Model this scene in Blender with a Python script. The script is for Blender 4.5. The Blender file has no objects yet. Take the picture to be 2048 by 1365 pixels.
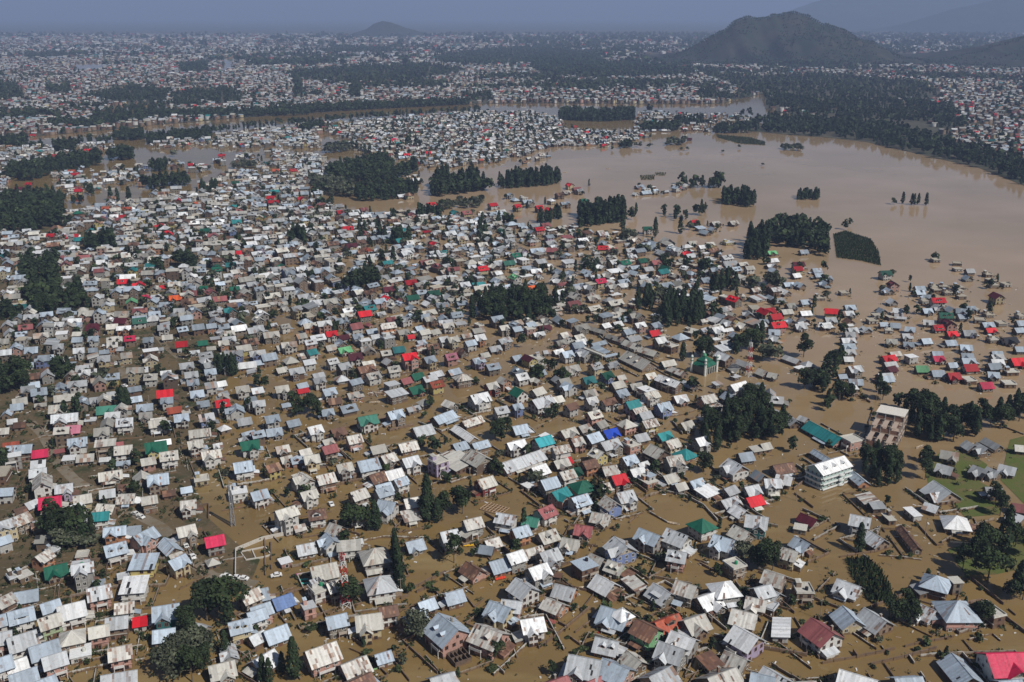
import bpy, math, random
import numpy as np
from mathutils import Vector, Matrix, noise
from mathutils.geometry import tessellate_polygon

random.seed(11)
rng = np.random.default_rng(11)
SC = bpy.context.scene
COL = SC.collection
R = math.radians

# ------------------------------------------------------------------ camera
CAM_Z, FOC, HOR = 193.0, 1991.0, 30.0            # height m, focal length in survey pixels, horizon row
PITCH = math.atan((682.5 - HOR) / FOC)
cd = bpy.data.cameras.new('camera')
cam = bpy.data.objects.new('camera', cd)
COL.objects.link(cam)
cd.sensor_width = 36.0
cd.lens = 36.0 * FOC / 2048.0
cd.clip_start, cd.clip_end = 1.0, 120000.0
cam.location = (0, 0, CAM_Z)
cam.rotation_euler = (math.pi / 2 - PITCH, 0, 0)
SC.camera = cam

# ------------------------------------------------------------------ light
SUN_EL = R(46)
sun_xy = Vector((0.74, -0.67)).normalized()
to_sun = Vector((sun_xy.x * math.cos(SUN_EL), sun_xy.y * math.cos(SUN_EL), math.sin(SUN_EL)))
wd = bpy.data.worlds.new('World')
SC.world = wd
wd.use_nodes = True
wn = wd.node_tree
bg = wn.nodes['Background']
sky = wn.nodes.new('ShaderNodeTexSky')
sky.sky_type = 'NISHITA'
sky.sun_disc = False
sky.sun_elevation = SUN_EL
sky.sun_rotation = math.atan2(sun_xy.x, sun_xy.y)
sky.altitude = 1600
sky.air_density = 1.0
sky.dust_density = 1.5
wn.links.new(sky.outputs[0], bg.inputs[0])
bg.inputs[1].default_value = 0.05
sl = bpy.data.lights.new('sun', 'SUN')
sl.energy = 5.0
sl.angle = R(0.5)
sl.color = (1.0, 0.965, 0.905)
so = bpy.data.objects.new('sun', sl)
COL.objects.link(so)
so.rotation_euler = to_sun.to_track_quat('Z', 'Y').to_euler()
so.location = (200, -200, 500)
vs = SC.view_settings
vs.view_transform = 'Standard'
vs.look = 'None'
vs.exposure = -0.13
vs.gamma = 1.0
SC.render.engine = 'CYCLES'
cy = SC.cycles
cy.use_denoising = True
cy.max_bounces = 5
cy.diffuse_bounces = 2
cy.glossy_bounces = 2
cy.transmission_bounces = 2
cy.volume_bounces = 0
cy.sample_clamp_indirect = 4.0
HAZE_DENSITY = 1.05e-4

# ----------------------------------------------------------------------------
# survey of the place: crop name -> (x origin, y origin, scale) of the survey sheet
SHEET = {'B1': (0, 965, 3.412), 'B2': (512, 965, 3.412), 'B3': (1024, 965, 3.412), 'B4': (1536, 965, 3.412),
         'M1': (0, 640, 3.9), 'M2': (512, 640, 3.9), 'M3': (1024, 640, 3.9), 'M4': (1536, 640, 3.9),
         'U4': (1536, 400, 4.0)}
# houses: ridge ends x1 y1 x2 y2, width in metres, storeys, roof form, roof colour, wall colour
HOUSES = {
'B1': """0 30 75 25 8 2 g b w;262 105 418 80 11 2 g P n;500 95 615 55 9 2 g k c;650 140 800 150 9 1 g k n;600 205 760 190 8 2 g T w;
495 175 565 150 6 2 f w w;165 140 250 105 7 1 g g n;70 240 195 190 9 2 g s n;205 285 300 265 6 1 g r n;245 350 340 345 7 2 g k n;
225 510 340 440 8 2 g s o;340 470 378 450 5 1 f g w;310 575 440 545 10 1 x G n;465 580 625 560 9 1 f g w;515 500 610 490 6 1 f k p;
690 430 870 385 10 2 d b w;850 300 960 290 8 1 g b w;890 370 1060 285 10 2 x b p;1110 360 1200 450 8 1 g b n;1150 530 1260 480 9 2 x b c;
870 540 1090 530 11 2 s b y;690 60 770 30 8 1 g g n;790 70 930 80 9 1 g s n;960 110 1070 70 8 2 g k n;1095 50 1205 40 6 1 g r n;
1240 35 1300 20 5 1 g b g;1215 120 1350 110 8 2 x s w;1580 60 1685 50 9 2 f w w;1190 310 1340 275 9 2 x k n;1385 375 1535 345 9 2 g P g;
1400 520 1495 495 6 1 h k n;50 650 140 620 6 1 f g n;110 650 210 610 7 1 f k n;75 750 280 715 9 1 g b w;600 720 740 690 10 2 g g p;
845 700 985 690 11 2 s w w;805 650 875 635 5 1 f g n;645 660 700 650 5 1 g b w;770 820 925 800 8 2 g s w;400 840 560 800 11 2 g w w;
275 830 400 790 8 2 g b w;270 930 390 890 9 2 g k e;60 880 215 840 10 2 d b w;60 1050 225 1000 11 2 g g w;195 1120 390 1060 11 2 g b w;
300 1190 430 1150 9 2 g g p;50 1230 160 1190 8 1 g w w;60 1310 240 1250 10 2 g b p;210 1365 350 1310 10 2 g b n;410 1020 560 990 10 2 h k n;
480 1170 620 1140 9 1 f w w;720 920 870 900 9 2 g g n;910 960 1000 945 6 1 s R w;1015 850 1240 815 11 2 x b t;1045 1010 1190 990 9 1 g b n;
620 980 720 960 8 2 g k p;740 1130 890 1100 9 2 g s p;690 1310 930 1270 13 1 g g w;1185 1120 1295 1080 8 1 f w p;1345 960 1410 980 6 1 g g n;
1570 950 1690 920 9 2 d b c;1640 760 1760 710 9 2 g s n;1700 880 1790 850 8 2 g b w;1430 1250 1590 1210 10 1 x k n;0 370 30 360 7 2 g b w;
0 780 40 760 8 2 g s n;-30 900 40 880 9 2 g b w;-30 1020 20 1010 9 2 g g p;-40 1200 20 1180 9 2 g b w;100 180 160 160 6 1 g r n""",
'B2': """-45 60 80 35 9 2 g b w;300 60 410 30 9 2 x k w;350 190 470 170 9 2 d r w;265 290 320 275 6 1 g s g;500 270 590 300 8 2 g s o;
470 330 540 400 9 2 x b w;275 430 400 405 9 1 g g w;365 570 550 530 12 2 g k g;160 540 235 520 6 1 f w p;370 740 490 700 9 2 f k w;
490 690 580 660 8 2 g s n;110 790 240 745 9 1 g B w;-60 740 80 710 9 1 g b w;-50 850 100 800 9 2 g b p;320 850 395 830 6 2 f g p;
480 910 610 880 9 2 g b n;690 900 840 880 11 2 x k c;840 850 960 830 8 2 g r w;715 450 900 420 13 2 h k g;745 640 940 610 13 2 h g w;
668 405 718 398 5 1 f w w;620 60 770 40 9 2 g s n;810 30 920 20 9 2 g b w;840 110 950 130 10 2 x b w;630 180 750 165 9 2 g g w;
1020 85 1110 110 9 2 g s o;1020 385 1140 390 9 1 x b n;1000 235 1115 215 9 1 s s n;1250 330 1380 320 9 2 x g w;1400 260 1550 225 9 2 g s g;
1395 330 1470 365 6 1 s k n;1550 370 1670 380 8 1 g s n;1540 420 1610 430 7 1 g b n;1420 530 1545 610 9 1 g r p;1590 530 1720 520 10 1 g b o;
1280 750 1410 740 9 1 g b n;1100 800 1220 790 8 1 g b n;1010 920 1140 860 10 1 g b n;1235 880 1390 1010 15 2 d b p;1500 950 1680 1020 13 2 d s p;
1590 790 1747 850 11 2 x b c;310 1150 570 1060 12 2 g s p;590 1230 740 1170 11 1 g s p;620 1365 780 1290 11 1 g r n;-40 1230 140 1120 10 1 g w n;
60 1010 200 960 10 1 g b n;820 1150 910 1160 7 1 g b w;1300 1200 1470 1140 9 1 u F n;1200 1330 1340 1290 10 1 g g n;-30 1040 30 1010 7 1 g g n""",
'B3': """0 310 110 280 9 2 g b o;70 225 200 250 8 1 x M w;155 160 295 150 10 2 d Q w;165 320 310 320 10 1 d k w;345 370 460 390 9 1 x k w;
425 280 560 300 9 1 x Q n;530 190 690 220 9 1 x s n;610 85 740 140 9 2 g s b;690 50 850 60 10 2 x g w;390 100 530 70 10 2 d b w;
255 60 390 15 9 2 x T p;-30 490 65 460 9 2 g w g;170 450 330 450 10 2 x g g;100 560 250 570 10 2 x w g;20 640 140 720 11 2 g g w;
290 680 440 720 10 1 g g o;210 770 380 840 9 1 g s o;400 560 590 550 10 2 f b n;520 470 640 520 8 1 g s n;580 618 695 680 11 1 g w n;
650 520 775 565 9 1 d k e;690 350 800 440 12 2 x g b;850 300 1030 370 10 2 x b g;1040 300 1220 370 11 2 g g w;1050 450 1210 480 9 2 d g p;
1225 250 1375 240 11 2 h G w;1370 340 1530 390 11 2 x b w;1500 280 1640 350 10 1 g k n;1250 60 1430 40 9 1 s w w;1430 40 1540 15 8 1 g g n;
1420 120 1545 70 9 1 x g n;1570 80 1730 100 9 1 g R d;1520 140 1600 190 9 1 g w n;1610 210 1740 230 11 2 x g t;1570 10 1700 30 9 1 x g w;
1450 550 1590 560 9 2 f k n;1375 680 1530 660 12 2 h w g;1270 750 1400 760 11 1 x w n;1110 660 1270 710 10 2 g s n;960 680 1090 760 11 1 d g n;
770 630 900 740 6 1 s s n;620 830 790 880 13 1 x b n;870 930 980 985 11 2 g r E;40 930 230 900 10 2 x w w;560 1040 740 1080 10 1 d g p;
400 1170 600 1210 13 2 x g n;640 1200 780 1260 12 2 g b p;770 1120 900 1220 9 1 g k n;1090 1000 1250 1060 11 2 x w g;1000 1080 1180 1140 11 2 x g g;
920 1270 1110 1290 12 2 x g n;1160 910 1330 920 11 1 x k n;1520 970 1680 1060 12 2 g w l;1450 1130 1610 1200 10 1 g s n;1510 850 1670 890 11 1 g s n;
1600 770 1740 800 9 1 x s n;1660 700 1760 700 9 2 g g n;1300 1240 1400 1200 8 1 s r n;1330 1290 1540 1290 14 1 g s n;1670 1290 1760 1310 9 2 g b n;
230 1340 380 1335 10 1 g Q n;490 1350 600 1345 9 1 g Q n;-40 790 40 800 9 2 g g p;268 625 330 635 4 1 f r n;700 860 800 850 8 2 h w p""",
'B4': """615 70 740 140 8 1 s s n;690 160 805 155 6 1 s g n;210 190 350 250 8 1 g D n;165 290 280 310 7 1 f k n;560 210 710 240 10 2 g g w;
690 320 800 390 10 1 g g n;895 270 1040 455 5 1 g r n;790 200 860 265 4 1 f k n;940 165 1035 245 5 1 f w w;1190 210 1390 230 13 1 h w n;
1060 120 1180 160 7 1 g g n;1480 10 1600 40 9 1 x g n;1620 220 1747 265 7 1 s g n;1690 140 1760 150 8 1 g Q n;170 360 300 430 9 1 x b w;
80 430 210 470 9 2 g s c;-30 590 130 640 10 2 g s n;-20 700 70 750 9 1 x g n;-20 830 40 850 7 1 f g n;175 720 305 720 9 2 f k n;
470 640 640 700 11 1 x g w;500 830 610 950 11 1 g b c;680 860 790 930 12 1 g g n;290 900 460 1020 13 2 g Q w;95 910 85 1075 7 1 s w w;
1080 600 1230 640 12 2 h b n;1185 790 1415 790 15 2 h b p;1250 640 1310 700 5 2 f k n;1430 800 1610 930 7 2 f k n;1000 680 1090 760 6 1 s g n;
990 800 1160 880 10 1 x g w;1490 1160 1747 1150 15 2 x P w;1240 1130 1420 1340 11 1 g b n;520 1270 720 1330 14 1 x w n;880 1330 1040 1320 11 1 g b n;
0 1270 100 1330 11 1 g g n;1590 1345 1747 1330 11 1 g b n;220 1350 300 1345 8 1 g s n""",
'M1': """115 40 265 25 9 1 g r w;105 90 220 80 8 2 d b w;420 100 540 95 10 2 f w w;420 10 500 10 8 2 x w w;550 20 650 10 8 2 x b w;680 30 765 25 8 1 g D n;
815 35 930 20 8 2 g k c;955 130 1065 115 8 2 d P n;550 130 655 125 8 2 g b w;680 125 775 120 8 2 x b w;405 180 500 175 8 2 x g w;175 220 310 205 9 2 x b n;
0 150 60 140 8 2 x k c;5 235 85 230 8 2 g g n;310 275 430 260 8 1 g b n;560 220 665 215 8 2 x g w;685 220 760 215 7 1 g b n;745 275 870 265 9 2 x g c;
900 215 970 205 6 1 g g n;760 235 860 225 6 1 g b n;830 175 920 170 8 2 x s o;1105 235 1220 225 8 1 g T w;935 260 1030 250 8 2 g k c;1130 265 1220 290 9 2 x k c;
1110 130 1200 130 8 2 x b g;1360 165 1465 155 9 2 g R w;1530 160 1620 145 8 1 g G n;1250 115 1355 110 8 1 g k n;1215 40 1330 30 9 2 x g w;1365 55 1470 45 8 2 d b n;
1480 35 1600 20 9 2 g b n;1600 30 1690 15 8 2 g b o;1690 40 1790 20 8 1 g b n;1690 160 1790 150 8 2 x k o;1600 205 1690 195 6 1 g k n;1530 250 1665 245 9 2 d g g;
1830 210 1960 180 9 2 g k y;1690 260 1790 250 7 1 g g w;1380 330 1520 320 9 2 x g g;1425 405 1555 400 8 2 x g w;1445 460 1555 450 8 2 x b n;1575 330 1680 320 8 2 x g w;
1585 385 1690 375 8 2 x b w;1590 490 1690 480 8 2 g g w;1475 550 1590 545 9 1 x b g;1520 635 1640 620 8 1 g b n;1670 625 1790 605 9 2 d R w;1820 510 1950 500 9 2 x k w;
1850 310 1997 330 9 1 g w o;1055 370 1160 350 8 1 g g n;1110 430 1240 405 9 2 d k w;795 415 945 400 9 2 d b y;510 330 600 320 7 2 g b p;580 350 700 340 9 2 x g c;
170 340 270 320 7 1 g b w;90 300 190 290 8 1 g s n;225 550 375 515 9 2 g b w;80 620 220 590 9 1 g k n;70 670 190 640 8 1 g b c;360 670 540 640 10 2 x k w;
400 600 600 560 9 1 g k n;690 600 800 590 8 1 x g n;820 570 940 545 8 1 g g n;730 685 925 655 10 1 x M y;1015 600 1105 590 7 1 g b n;1045 660 1205 630 9 1 x b n;
1205 555 1360 530 10 2 g R n;1240 600 1360 590 8 2 x b w;1285 690 1425 660 8 1 g A n;1340 730 1480 720 9 2 x b w;1530 730 1680 720 9 2 x g b;1080 720 1190 715 8 1 x s n;
1160 770 1300 750 9 1 x s o;890 775 1050 750 10 2 d g w;725 835 855 830 9 2 x k w;490 825 645 805 9 1 x K n;510 940 690 890 10 2 x b w;10 960 160 930 9 1 g A w;
250 1020 365 985 9 1 g P n;240 1100 355 1080 8 1 g g n;215 1170 370 1130 9 2 g g p;215 1290 350 1260 8 1 f k n;420 1280 570 1260 9 2 x g l;495 1090 585 1070 8 1 f w n;
580 1050 750 1040 8 1 g s n;435 1035 495 1020 6 1 f Q n;820 960 975 930 9 1 g Q n;890 985 1030 970 10 2 g k w;1110 970 1310 920 12 2 x G y;1100 1080 1200 1050 8 2 g k p;
1240 1030 1385 1010 10 2 d k w;1145 1200 1310 1190 11 2 x b n;1450 860 1660 840 9 1 g k w;1460 940 1580 930 9 2 x k w;1550 1020 1735 1010 9 2 x k w;1670 960 1720 955 5 1 x w w;
1865 880 1997 850 8 1 g b w;1855 950 2030 915 10 2 x G w;1800 1110 1990 1080 11 2 g b w;1850 770 1950 740 9 1 g g n;1490 1250 1650 1230 8 1 f k c;1415 1305 1485 1290 6 1 g b w;
1905 610 1990 590 8 2 x b w;110 800 190 790 7 1 g r n;55 770 130 760 6 1 g w n;0 850 50 840 7 1 g k n;215 430 310 400 8 1 g r n;320 390 400 370 7 1 g r n""",
'M2': """40 90 190 90 9 2 x k n;-20 50 50 30 8 2 g g c;180 35 265 20 7 2 d k w;350 20 490 15 8 2 x k o;300 105 395 95 8 2 g s w;400 120 550 110 9 2 d g n;
535 80 635 80 9 2 x R w;630 120 730 105 8 1 g D w;725 25 825 15 8 2 x Q w;740 105 835 95 8 2 x b w;845 75 955 65 7 1 g b n;890 110 965 110 7 2 g g w;
960 130 1090 130 9 3 f g g;950 20 1100 25 9 3 g s o;1090 75 1195 60 8 2 x k c;1180 120 1230 115 6 1 g R w;1225 50 1320 40 8 1 g b n;1270 85 1350 60 8 2 g k w;
1350 75 1435 60 8 1 g k w;1440 20 1550 20 8 2 x k w;790 160 910 155 8 2 f w w;155 205 235 180 8 1 g k w;190 160 320 175 8 2 x k w;390 240 470 215 8 2 g T w;
530 200 630 185 8 1 g s n;625 220 750 200 9 1 x L w;710 260 830 250 10 2 x D w;1050 215 1165 200 9 1 g T n;1240 155 1330 150 7 2 x b p;1120 250 1265 250 10 3 x R p;
965 235 1055 235 8 2 d k n;1290 285 1405 280 9 2 x b c;1460 265 1575 260 9 2 d K p;1560 210 1650 240 8 1 g r n;1420 130 1500 120 8 2 g g w;1480 130 1585 130 9 2 x k c;
1615 165 1720 150 8 2 g b w;1690 110 1790 110 9 2 x w o;1670 65 1790 55 8 1 g k n;1800 205 1920 195 8 1 x g n;1885 40 1975 40 8 2 x k n;1870 150 1997 130 8 2 x g n;
1590 105 1690 95 7 1 g k n;1735 255 1825 245 7 1 g k n;1665 290 1795 285 8 2 x b l;1775 330 1910 330 9 2 d b n;20 260 170 255 10 2 g b n;200 280 335 275 10 1 h k n;
320 260 400 255 8 1 g s n;350 310 470 300 8 2 g g w;545 300 640 295 8 2 d w w;620 340 740 330 9 2 x g n;815 330 930 310 8 1 g k n;1010 350 1130 350 9 2 d k w;
150 370 240 355 8 1 g k n;235 370 385 360 9 2 x g n;425 415 540 400 7 1 g g w;430 455 545 435 8 2 x g w;610 440 720 415 9 1 h g g;710 465 830 440 8 2 g b n;
840 400 975 410 9 2 d s w;-20 320 55 310 7 1 g b n;135 505 260 500 9 2 x k g;300 490 410 480 7 1 g b n;305 540 420 525 6 1 g R n;500 535 630 525 9 2 x b w;
550 600 670 610 8 1 g r n;690 560 845 555 8 1 x s p;635 660 795 665 9 1 d b n;500 690 610 700 8 1 x b n;990 500 1130 490 9 2 f g g;1125 460 1205 440 8 1 g Q n;
1195 420 1310 400 9 1 g G n;1170 515 1310 500 10 1 x G p;1335 475 1470 470 9 2 d A y;1335 400 1465 385 8 2 g g n;1530 420 1690 410 10 2 h k n;1650 560 1830 580 12 2 x w w;
1840 670 1975 670 9 2 d g w;1780 500 1890 480 8 2 x s d;1880 440 1990 460 8 2 g s o;1460 610 1570 640 8 2 g s n;1265 620 1360 610 8 1 h k n;1165 690 1280 655 6 1 g g n;
1010 710 1150 690 10 2 x b n;770 750 960 735 11 2 x M w;1200 830 1390 800 12 1 g g n;1365 760 1550 690 10 1 g b n;1590 790 1770 730 8 1 g s n;1540 800 1720 920 7 1 g W n;
1520 960 1650 930 9 2 g b n;1670 960 1820 920 8 2 g b n;1640 1000 1830 1060 13 2 g k n;1460 1020 1650 1160 14 1 s k n;1340 1100 1500 1080 10 3 f k l;1700 1230 1870 1210 10 2 g k d;
1090 960 1270 935 10 1 g s n;1120 1060 1280 1060 10 2 x g w;870 980 1020 960 9 1 g k n;770 1090 965 1060 12 2 g b w;960 1050 1090 1030 9 2 x s n;1000 1160 1140 1150 10 1 g W w;
870 1210 1010 1160 10 1 g r n;1070 1230 1180 1215 8 2 g b w;930 1280 1050 1270 9 2 x b w;50 740 190 740 9 2 x b w;60 840 215 830 9 1 x b n;220 790 350 770 8 1 g b n;
390 830 520 820 9 2 x w w;580 840 690 835 9 1 x r n;695 900 830 890 9 2 g s p;500 930 610 915 7 1 x k n;505 990 630 960 9 2 g Q n;140 980 265 980 8 1 x s n;
195 1070 270 1055 7 1 x k o;275 1070 355 1065 7 1 d b p;325 1010 430 1000 7 1 g s n;370 1050 490 1045 9 2 x k c;60 1130 190 1110 8 2 g r y;290 1230 390 1215 8 1 f k n;
450 1190 625 1200 10 2 g s n;630 1110 740 1110 9 2 x k g;-30 620 70 630 8 2 x g w;-30 520 40 515 8 1 g g n;-30 870 50 860 8 2 d b n;185 650 275 640 5 1 g b n;1230 235 1350 215 7 1 f k p""",
'M3': """0 55 70 40 8 2 g b n;90 20 190 15 8 2 g b n;90 70 185 60 7 2 f k p;195 45 310 35 8 1 x D n;360 95 460 80 9 2 x k w;470 120 565 105 8 1 x k n;
600 40 740 90 6 1 g k n;685 25 770 15 8 1 g w n;780 20 860 5 8 1 g w n;860 75 955 55 8 2 g b w;940 20 1050 15 8 2 x w p;1060 20 1170 15 8 2 x b w;
1055 80 1160 80 9 1 g R d;750 100 870 160 6 1 g k n;870 150 1000 200 8 1 g k w;885 130 1010 110 8 2 g g n;1105 140 1200 130 9 2 g w n;1180 200 1300 195 9 2 f k n;
450 175 565 170 9 2 g b b;370 240 485 235 9 2 x b w;600 180 745 155 6 1 g b n;630 200 750 265 6 1 s b n;570 210 710 295 4 1 f k n;700 285 840 260 4 1 f b n;
890 220 1090 330 14 1 d k n;1010 200 1130 255 8 1 g k n;1150 300 1280 330 8 1 g k t;1220 345 1370 405 7 1 g s n;1470 190 1580 230 7 1 g g n;1580 240 1730 280 9 2 x g n;
1745 295 1890 350 7 1 g w y;1920 365 1997 400 8 1 g k n;1535 45 1665 45 10 2 x w w;1455 65 1530 55 6 1 g b w;1250 105 1380 95 10 1 h b n;1610 160 1720 150 8 1 g g n;
1750 20 1840 30 8 1 x k n;1890 20 1990 10 8 2 g g p;80 260 190 290 8 2 g D y;0 275 70 270 8 1 g b n;10 415 130 405 9 2 d w w;390 350 540 360 9 1 x s w;
590 340 705 330 9 2 d g c;540 430 650 440 9 2 x T c;675 400 795 395 9 2 x G b;810 440 885 425 6 1 g k n;760 490 880 470 9 1 g k n;790 540 910 530 9 2 x b n;
900 480 1030 490 8 1 x k n;1030 420 1120 400 8 2 g k y;1140 410 1320 490 9 2 d w n;1000 550 1160 570 9 2 x k w;1240 580 1380 580 9 1 x w p;345 455 465 460 8 2 g k w;
135 540 260 520 9 1 g k w;0 520 110 545 10 2 g G w;530 540 670 540 9 1 x s n;570 610 665 595 8 2 x W w;690 620 810 590 8 2 x r w;140 620 320 570 12 2 x g w;
300 600 400 590 8 1 g k w;400 660 515 640 8 2 g r w;0 660 75 650 7 2 x b b;0 815 120 810 10 1 g b n;150 900 330 920 10 2 g C w;870 640 1005 620 9 2 g T l;
1110 640 1250 640 10 2 x b b;920 690 1060 670 9 2 g s p;970 720 1100 710 8 2 g g t;990 770 1150 770 9 2 g s y;570 720 700 700 9 2 d k p;640 800 735 775 8 1 g k n;
695 850 835 840 10 1 x U n;820 780 965 760 10 2 h k p;560 880 700 870 10 2 g b n;500 820 620 800 8 1 g s n;350 850 520 840 9 1 x k o;440 910 570 920 8 2 x s p;
300 990 460 960 8 2 g s w;930 890 1070 880 9 1 g g n;1110 870 1255 860 9 1 x T w;1170 930 1320 930 9 2 g k c;1270 1000 1440 990 11 1 h T p;1295 790 1425 790 9 1 x k y;
1440 570 1610 590 10 2 g s o;1580 640 1740 700 9 2 x s p;1440 730 1610 720 9 1 h k y;1690 510 1835 470 9 2 g W w;1700 440 1780 430 6 1 f g n;1880 500 1980 520 5 1 s g n;
1555 490 1645 500 5 1 s g n;1420 900 1540 910 9 2 x w g;1060 950 1210 1010 11 2 g k n;860 980 1000 960 9 2 f k p;620 1000 730 1020 9 2 d k y;540 1080 660 1080 9 2 g r o;
1190 1050 1335 1070 10 2 x s g;835 1060 985 1055 9 2 x b n;900 1140 1050 1160 9 1 g w n;760 1210 900 1200 9 2 x R n;700 1120 820 1150 9 1 g s n;470 1240 630 1230 12 2 h G w;
370 1170 480 1160 9 2 g s w;430 1150 535 1150 8 1 x G n;300 1090 460 1080 8 1 x s n;370 1080 465 1060 7 1 g R n;125 1140 290 1130 10 2 g W n;210 1240 360 1230 10 2 g b n;
1000 1260 1130 1240 9 1 f k o;1030 1210 1120 1205 5 2 f b w;1160 1200 1300 1180 9 1 g k n;1250 1270 1370 1270 7 1 g k n;1360 1240 1510 1240 9 1 x b n;1660 1060 1830 1130 12 2 x g w;
1750 1020 1890 1050 9 1 g b n;1850 990 1960 1010 6 1 s k n;1880 1160 1990 1210 8 1 g b n;1940 950 2010 960 7 1 g k n;-150 1110 290 1010 11 1 g g p""",
'M4': """10 15 150 15 9 1 x R n;0 70 100 75 9 1 g b n;10 110 95 130 8 1 x g e;225 20 280 10 6 1 x w n;390 15 510 30 8 1 x w n;590 60 710 60 8 1 x g n;590 90 710 90 8 1 x g w;
560 140 690 135 8 1 x g n;565 190 690 185 8 1 x b n;570 230 690 225 8 1 x w n;580 285 675 285 7 1 g w n;725 55 805 45 8 1 g g w;870 15 935 15 7 1 g b n;945 20 1040 25 8 1 g b n;
900 75 980 80 7 1 f k w;1060 45 1160 55 8 1 x b n;1035 105 1135 105 8 1 x g w;910 145 1020 150 8 1 x k y;1045 160 1150 165 8 1 x b d;1190 145 1275 140 8 1 g b n;
1280 40 1370 35 9 1 d R w;1385 90 1485 85 8 1 x R n;1510 75 1630 75 9 1 x g b;1660 20 1770 15 8 1 x b n;1690 60 1785 55 7 1 x R n;1700 150 1810 145 8 1 f k n;
1820 130 1950 120 10 1 x N w;1915 60 1997 55 8 1 g b n;1935 205 1997 205 8 1 g b n;1370 150 1475 145 9 1 g b w;1490 190 1600 195 9 1 x b n;1495 255 1615 260 8 1 x b n;
1500 290 1630 290 8 1 x b w;1515 345 1635 340 10 1 g R w;1270 240 1370 240 8 1 g b w;1275 280 1380 275 8 1 x P w;1735 240 1840 240 8 1 g b n;1730 270 1845 265 8 1 x w n;
1730 305 1850 305 8 1 x w w;1710 335 1810 330 9 1 g b n;1890 290 2010 285 11 1 x R n;1720 400 1800 405 8 1 x b n;1150 350 1250 350 9 1 g L n;1270 390 1380 390 9 1 g b w;
1390 415 1505 410 9 1 x R d;1520 465 1610 460 9 1 f k n;1645 485 1755 480 9 1 g P w;1830 400 1960 395 7 1 f k n;1810 490 1940 490 8 1 f k n;1395 335 1480 330 7 1 g b n;
880 280 1000 265 9 1 x R n;940 245 1040 235 7 1 g s n;1070 285 1165 275 8 2 f w w;895 330 1010 320 8 1 g w n;920 365 1000 350 8 1 g D d;845 410 985 400 10 1 g g n;
850 440 985 430 8 1 g b y;615 360 735 345 9 2 x g n;540 425 620 420 6 1 g b n;615 455 755 460 8 2 g b y;560 515 720 520 10 2 f w n;120 260 260 310 7 1 g w n;
260 320 370 310 8 1 h g n;210 380 290 360 6 1 f w n;0 400 80 415 7 1 x k n;10 590 130 600 9 1 d w n;10 680 130 730 6 1 g w n;150 720 230 790 8 1 g g n;240 730 320 760 6 2 g g n;
850 700 1020 750 9 1 x b w;340 1000 520 1110 5 1 g b n;650 1160 770 1260 7 1 g b o;20 1130 210 1100 10 1 g r n;0 1230 70 1230 9 2 x g w;80 1200 180 1220 9 1 x w n;
1540 930 1620 980 8 1 g g n;1630 950 1720 1000 9 1 x g n;1680 900 1830 980 7 1 g g n;1330 1010 1510 1040 9 1 x k y;1310 1110 1460 1150 9 1 x g n;1620 1130 1700 1160 9 1 x g n;
1700 1130 1820 1180 8 1 x g n;1790 1110 1960 1150 9 1 x g n;1290 1230 1440 1330 15 1 x g n;1950 970 2000 975 7 1 g k n""",
}
# roof colours seen further back: x y roof
FAR_ROOFS = """322 447 R;203 432 Q;180 456 T;158 474 T;472 439 T;471 500 R;300 526 T;245 557 R;278 562 R;292 590 P;351 588 O;380 580 Q;439 591 Q;262 596 L;241 634 D;277 634 M;185 649 D;
122 512 Q;130 522 Q;167 510 Q;38 607 T;40 525 T;680 419 R;727 415 Q;862 404 R;932 421 Q;696 452 R;702 487 D;964 532 R;1017 520 M;867 580 G;824 589 G;774 591 R;738 609 T;728 622 R;711 646 Q;
777 572 D;1078 411 R;1099 414 R;1034 409 R;1078 454 R;1104 495 Q;1206 491 R;1224 495 Q;1031 505 G;1283 516 G;1249 520 G;1325 537 T;1295 452 G;1388 439 R;1200 556 P;1068 571 O;1031 548 L;
1146 600 Q;1469 592 R;1531 617 R;1311 520 Q;1595 531 R;1597 522 D;1771 540 G;1787 562 D;1876 594 R;1995 587 D;1663 616 R;1551 627 R;1556 643 R;1538 616 R;1892 626 G;1898 640 D;
149 345 R;57 364 R;37 373 D;156 377 R;88 296 R;107 308 R;117 320 R;65 268 R;46 266 R;380 326 R;443 308 R;373 285 R;526 275 R;644 241 R;660 253 R;680 262 R;733 274 R;750 276 R;787 276 P;
856 302 R;837 262 R;895 263 R;941 238 R;831 323 R;586 337 R;542 391 R;605 392 R;1149 251 R;1207 288 R;1031 240 R;1140 366 R;1360 224 R;1368 254 R;1379 275 D;1432 230 R;1505 250 R;1282 268 R;1214 272 R;985 405 R"""
# single houses standing out in the flood on the right: x y roof, sheet U4
U4_PTS = """165 650 b;255 660 b;140 715 w;85 775 g;300 795 b;300 880 w;290 935 g;260 985 g;185 945 b;150 870 k;180 820 k;410 775 f;390 540 b;405 580 b;475 605 b;460 645 b;225 580 w;40 465 w;35 500 g;
45 540 b;30 400 L;285 395 b;605 735 f;965 705 b;995 790 g;910 860 b;1040 860 g;1060 905 g;655 835 b;640 880 g;650 950 r;465 980 w;500 935 g;675 1020 g;780 1010 g;1215 685 b;1215 720 b;1265 750 b;
1345 710 f;1330 685 f;1405 690 f;1430 735 f;1520 695 f;1520 720 f;1545 765 f;1250 800 f;1365 840 w;1275 860 b;1465 855 b;1550 865 b;1640 870 f;1620 850 b;1555 910 b;1760 910 f;1340 475 f;1515 545 f;
1615 550 w;1600 600 b;1515 500 f;1755 590 f;1780 640 f;1800 675 f;1900 670 f;2020 920 f;2030 960 b;1860 980 f;1285 955 w;985 930 f;870 915 f;830 960 f;1695 955 f"""
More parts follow.
